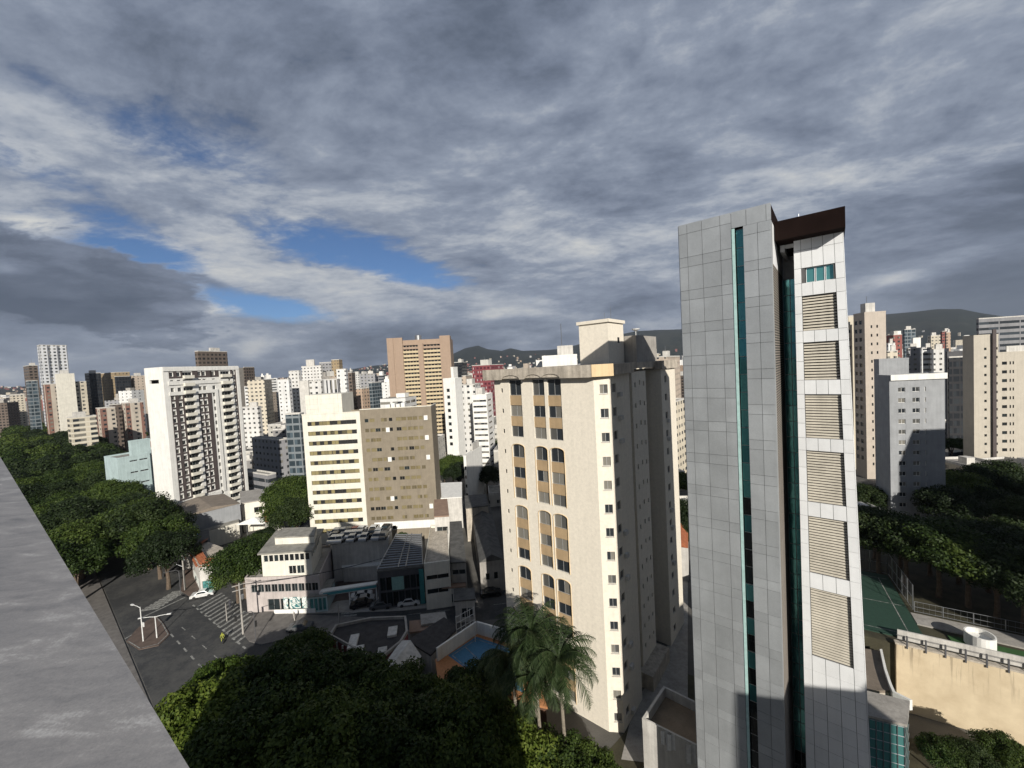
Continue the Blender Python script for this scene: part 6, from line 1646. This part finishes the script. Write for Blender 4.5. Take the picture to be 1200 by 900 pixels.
# greenery between the blocks
rr = random.Random(5); n = 0; tries = 0
while n < 90 and tries < 4000:
    tries += 1; az = rr.uniform(-51, 52); dist = 60 + 380 * rr.random(); x, y = dist * math.tan(math.radians(az)), dist
    if not clear(x, y, 2.5): continue
    px = proj((x, y, 6))[0]
    tree(x, y, (MID if dist < 160 else FARP)[rr.randrange(2)], rr.uniform(.45, .85), 'small tree among the roofs near %s' % where(px), 'small trees among the roofs', 'small_tree'); n += 1
# overhead cables between the poles
cb = empty('overhead_cable', (0, 0, 0), 0, 'thin black overhead cables sagging between the concrete poles at the junction', 'cable')
def sag(a, b, s=.9):
    a, b = Vector(a), Vector(b); q = MB(); pts = [a.lerp(b, i / 12) - Vector((0, 0, s * 4 * (i / 12) * (1 - i / 12))) for i in range(13)]; q.tube(pts, .025, 4); q.build('cable', M_black, cb)
pa, pb = up1.location, up2.location
for dx in (-.8, 0, .8):
    sag((pa.x + dx, pa.y, h1 - .3), (pb.x + dx, pb.y, h2 - .3)); sag((pb.x + dx, pb.y, h2 - .3), ST(6, 6, 9.5)[:2] + (9.5,))
# people waiting or walking, far below
def person(px, py, label, col, rz=0.0, z=.14, arm=.12):
    p = G(px, py, z); me = bpy.data.meshes.new('person')
    vs = [(0, 0, .95), (0, 0, 1.2), (0, 0, 1.42), (0, .01, 1.53), (0, .02, 1.62), (0, .02, 1.74), (.2, 0, 1.40), (.26, arm, 1.12), (.25, arm * 2, .86), (-.2, 0, 1.40), (-.26, -arm, 1.12), (-.25, -arm, .86), (.1, .08, .52), (.1, .0, .07), (.1, .16, .04), (-.1, -.08, .52), (-.1, -.2, .09), (-.1, -.06, .04)]
    ed_ = [(0, 1), (1, 2), (2, 3), (3, 4), (4, 5), (2, 6), (6, 7), (7, 8), (2, 9), (9, 10), (10, 11), (0, 12), (12, 13), (13, 14), (0, 15), (15, 16), (16, 17)]
    me.from_pydata(vs, ed_, []); o = bpy.data.objects.new('person', me); COL.objects.link(o); o.modifiers.new('skin', 'SKIN')
    for i_, rd in enumerate([.15, .14, .16, .06, .10, .085, .07, .05, .04, .07, .05, .04, .08, .055, .05, .08, .055, .05]): me.skin_vertices[0].data[i_].radius = (rd, rd)
    me.skin_vertices[0].data[0].use_root = True; o.modifiers.new('sub', 'SUBSURF').levels = 1; o.data.materials.append(flat('cloth_' + col[0], col[1], .9)); o.location = (p.x, p.y, z); o.rotation_euler = (0, 0, rz); tag(o, label, 'person')
person(270, 713, 'person in dark clothes standing by the striped crossing', ('dark', (.04, .04, .05)), .5)
person(345, 727, 'person in a pale top walking before the pinkish office', ('pale', (.45, .42, .38)), 1.4)

# more parked cars along the shaded streets
rr = random.Random(14)
for i in range(9):
    x, y, _ = ST(2 + i * 5.4, 3.3); c_ = ['grey', 'white', 'black', 'silver'][rr.randrange(4)]
    if i in (3,): continue
    car(x, y, .02, math.atan2(sy, sx), c_, '%s car parked along the far kerb of the cross street' % c_, 'cars parked along the cross street')
for i in range(7):
    x, y, _ = ET(16 + i * 6.5, -3.3); c_ = ['grey', 'white', 'black', 'silver'][rr.randrange(4)]
    car(x, y, .02, math.radians(99), c_, '%s car parked in the side street under the trees' % c_, 'cars parked in the side street')
# traffic lights at the junction
for (px, py, lb) in ((300, 752, 'black traffic light on the corner pavement opposite the pinkish office'), (212, 697, 'black traffic light by the corner shop crossing')):
    b = G(px, py); r = empty('traffic_light', (b.x, b.y, .1), .6, lb, 'traffic light', 'traffic lights'); q = MB(); q.tube([(0, 0, 0), (0, 0, 5.2), (-.4, 0, 5.6), (-2.6, 0, 5.7)], [.08, .07, .06, .05], 6); q.build('pole', M_dgrey, r)
    for x, z in ((-2.6, 4.7), (.2, 2.6)): q = MB(); q.box(x - .17, x + .17, -.12, .12, z, z + 1.0); q.build('signal_head', M_black, r)
# air conditioners and sills on the tiled tower
rr = random.Random(8)
for k_ in range(NF):
    for (yy, pr) in ((3.2, .35), (21.4, .3)):
        if rr.random() < pr: q = MB(); z_ = zf(k_) - 2.45; q.box(wL + cx_ + .01, wL + cx_ + .38, yy, yy + .75, z_, z_ + .52); q.build('air_conditioner', M_dirtyw, bt)
q = MB(); dx_, dy_ = cx_ / Lc, ch / Lc
for k_ in range(NF):
    a_ = Lc * .38 - .06; b_ = a_ + 1.07; z_ = zf(k_) - 1.92; P0_ = [(wL + dx_ * a_, dy_ * a_), (wL + dx_ * a_ + dy_ * .1, dy_ * a_ - dx_ * .1), (wL + dx_ * b_ + dy_ * .1, dy_ * b_ - dx_ * .1), (wL + dx_ * b_, dy_ * b_)]
    q = MB(); q.prism(P0_, z_, z_ + .06); q.build('sill', M_dirtyw, bt)

# dark groove of the right border tower pair
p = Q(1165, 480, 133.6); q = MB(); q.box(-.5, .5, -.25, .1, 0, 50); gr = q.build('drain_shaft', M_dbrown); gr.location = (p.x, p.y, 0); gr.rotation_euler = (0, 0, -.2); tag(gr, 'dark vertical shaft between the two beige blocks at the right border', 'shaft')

for (px, py, v) in ((1105, 886, 0), (1140, 892, 2), (1175, 884, 1), (1200, 896, 0)):
    p = G(px, py, 2.6); tree(p.x, p.y, MID[v], .34, 'low bushy tree at the foot of the retaining wall', 'bushes below the retaining wall', 'small_tree')
# ------------------------------------------------------------------ the air over the city
hz = MB(); hz.box(-9300, 9300, -900, 9800, -9, 760)
hm_ = bpy.data.materials.new('haze'); hm_.use_nodes = True; t_ = NT(hm_.node_tree); t_.n.clear()
o_ = t_.node('ShaderNodeOutputMaterial'); pv = t_.node('ShaderNodeVolumePrincipled'); pv.inputs['Color'].default_value = (.72, .80, .92, 1); pv.inputs['Density'].default_value = 5e-5; pv.inputs['Anisotropy'].default_value = .2
t_.link(pv.outputs[0], o_.inputs['Volume'])
ho = hz.build('haze', hm_); ho['kind'] = 'stuff'; ho['label'] = 'thin bluish haze over the far city'
scene.cycles.volume_max_steps = 8; scene.cycles.volume_bounces = 0
# ------------------------------------------------------------------ labels: tell look-alikes apart by their order in view
def finish():
    from collections import defaultdict
    ords = ['first', 'second', 'third', 'fourth', 'fifth', 'sixth', 'seventh', 'eighth', 'ninth', 'tenth', 'eleventh', 'twelfth', 'thirteenth', 'fourteenth', 'fifteenth',
            'sixteenth', 'seventeenth', 'eighteenth', 'nineteenth', 'twentieth']
    g = defaultdict(list)
    bpy.context.view_layer.update()
    for o in scene.objects:
        if o.parent is None and o.get('label') and not o.get('kind'): g[o['label']].append(o)
    for lab, os_ in g.items():
        if len(os_) < 2: continue
        os_.sort(key=lambda o: proj(o.matrix_world.translation + (Vector(o.get('_c', (0, 0, 0)))))[0])
        n = len(os_)
        for i, o in enumerate(os_):
            if 'group' not in o: o['group'] = lab.split(' near ')[0][:60]
            if n == 2: s = 'left one of two' if i == 0 else 'right one of two'
            elif i == 0: s = 'leftmost one'
            elif i == n - 1: s = 'rightmost one'
            elif i < 20: s = ords[i] + ' from the left'
            elif n - 1 - i < 20: s = ords[n - 1 - i] + ' from the right'
            else: s = None
            if s: o['label'] = lab + ', ' + s
    for o in scene.objects:
        if '_c' in o: del o['_c']
finish()
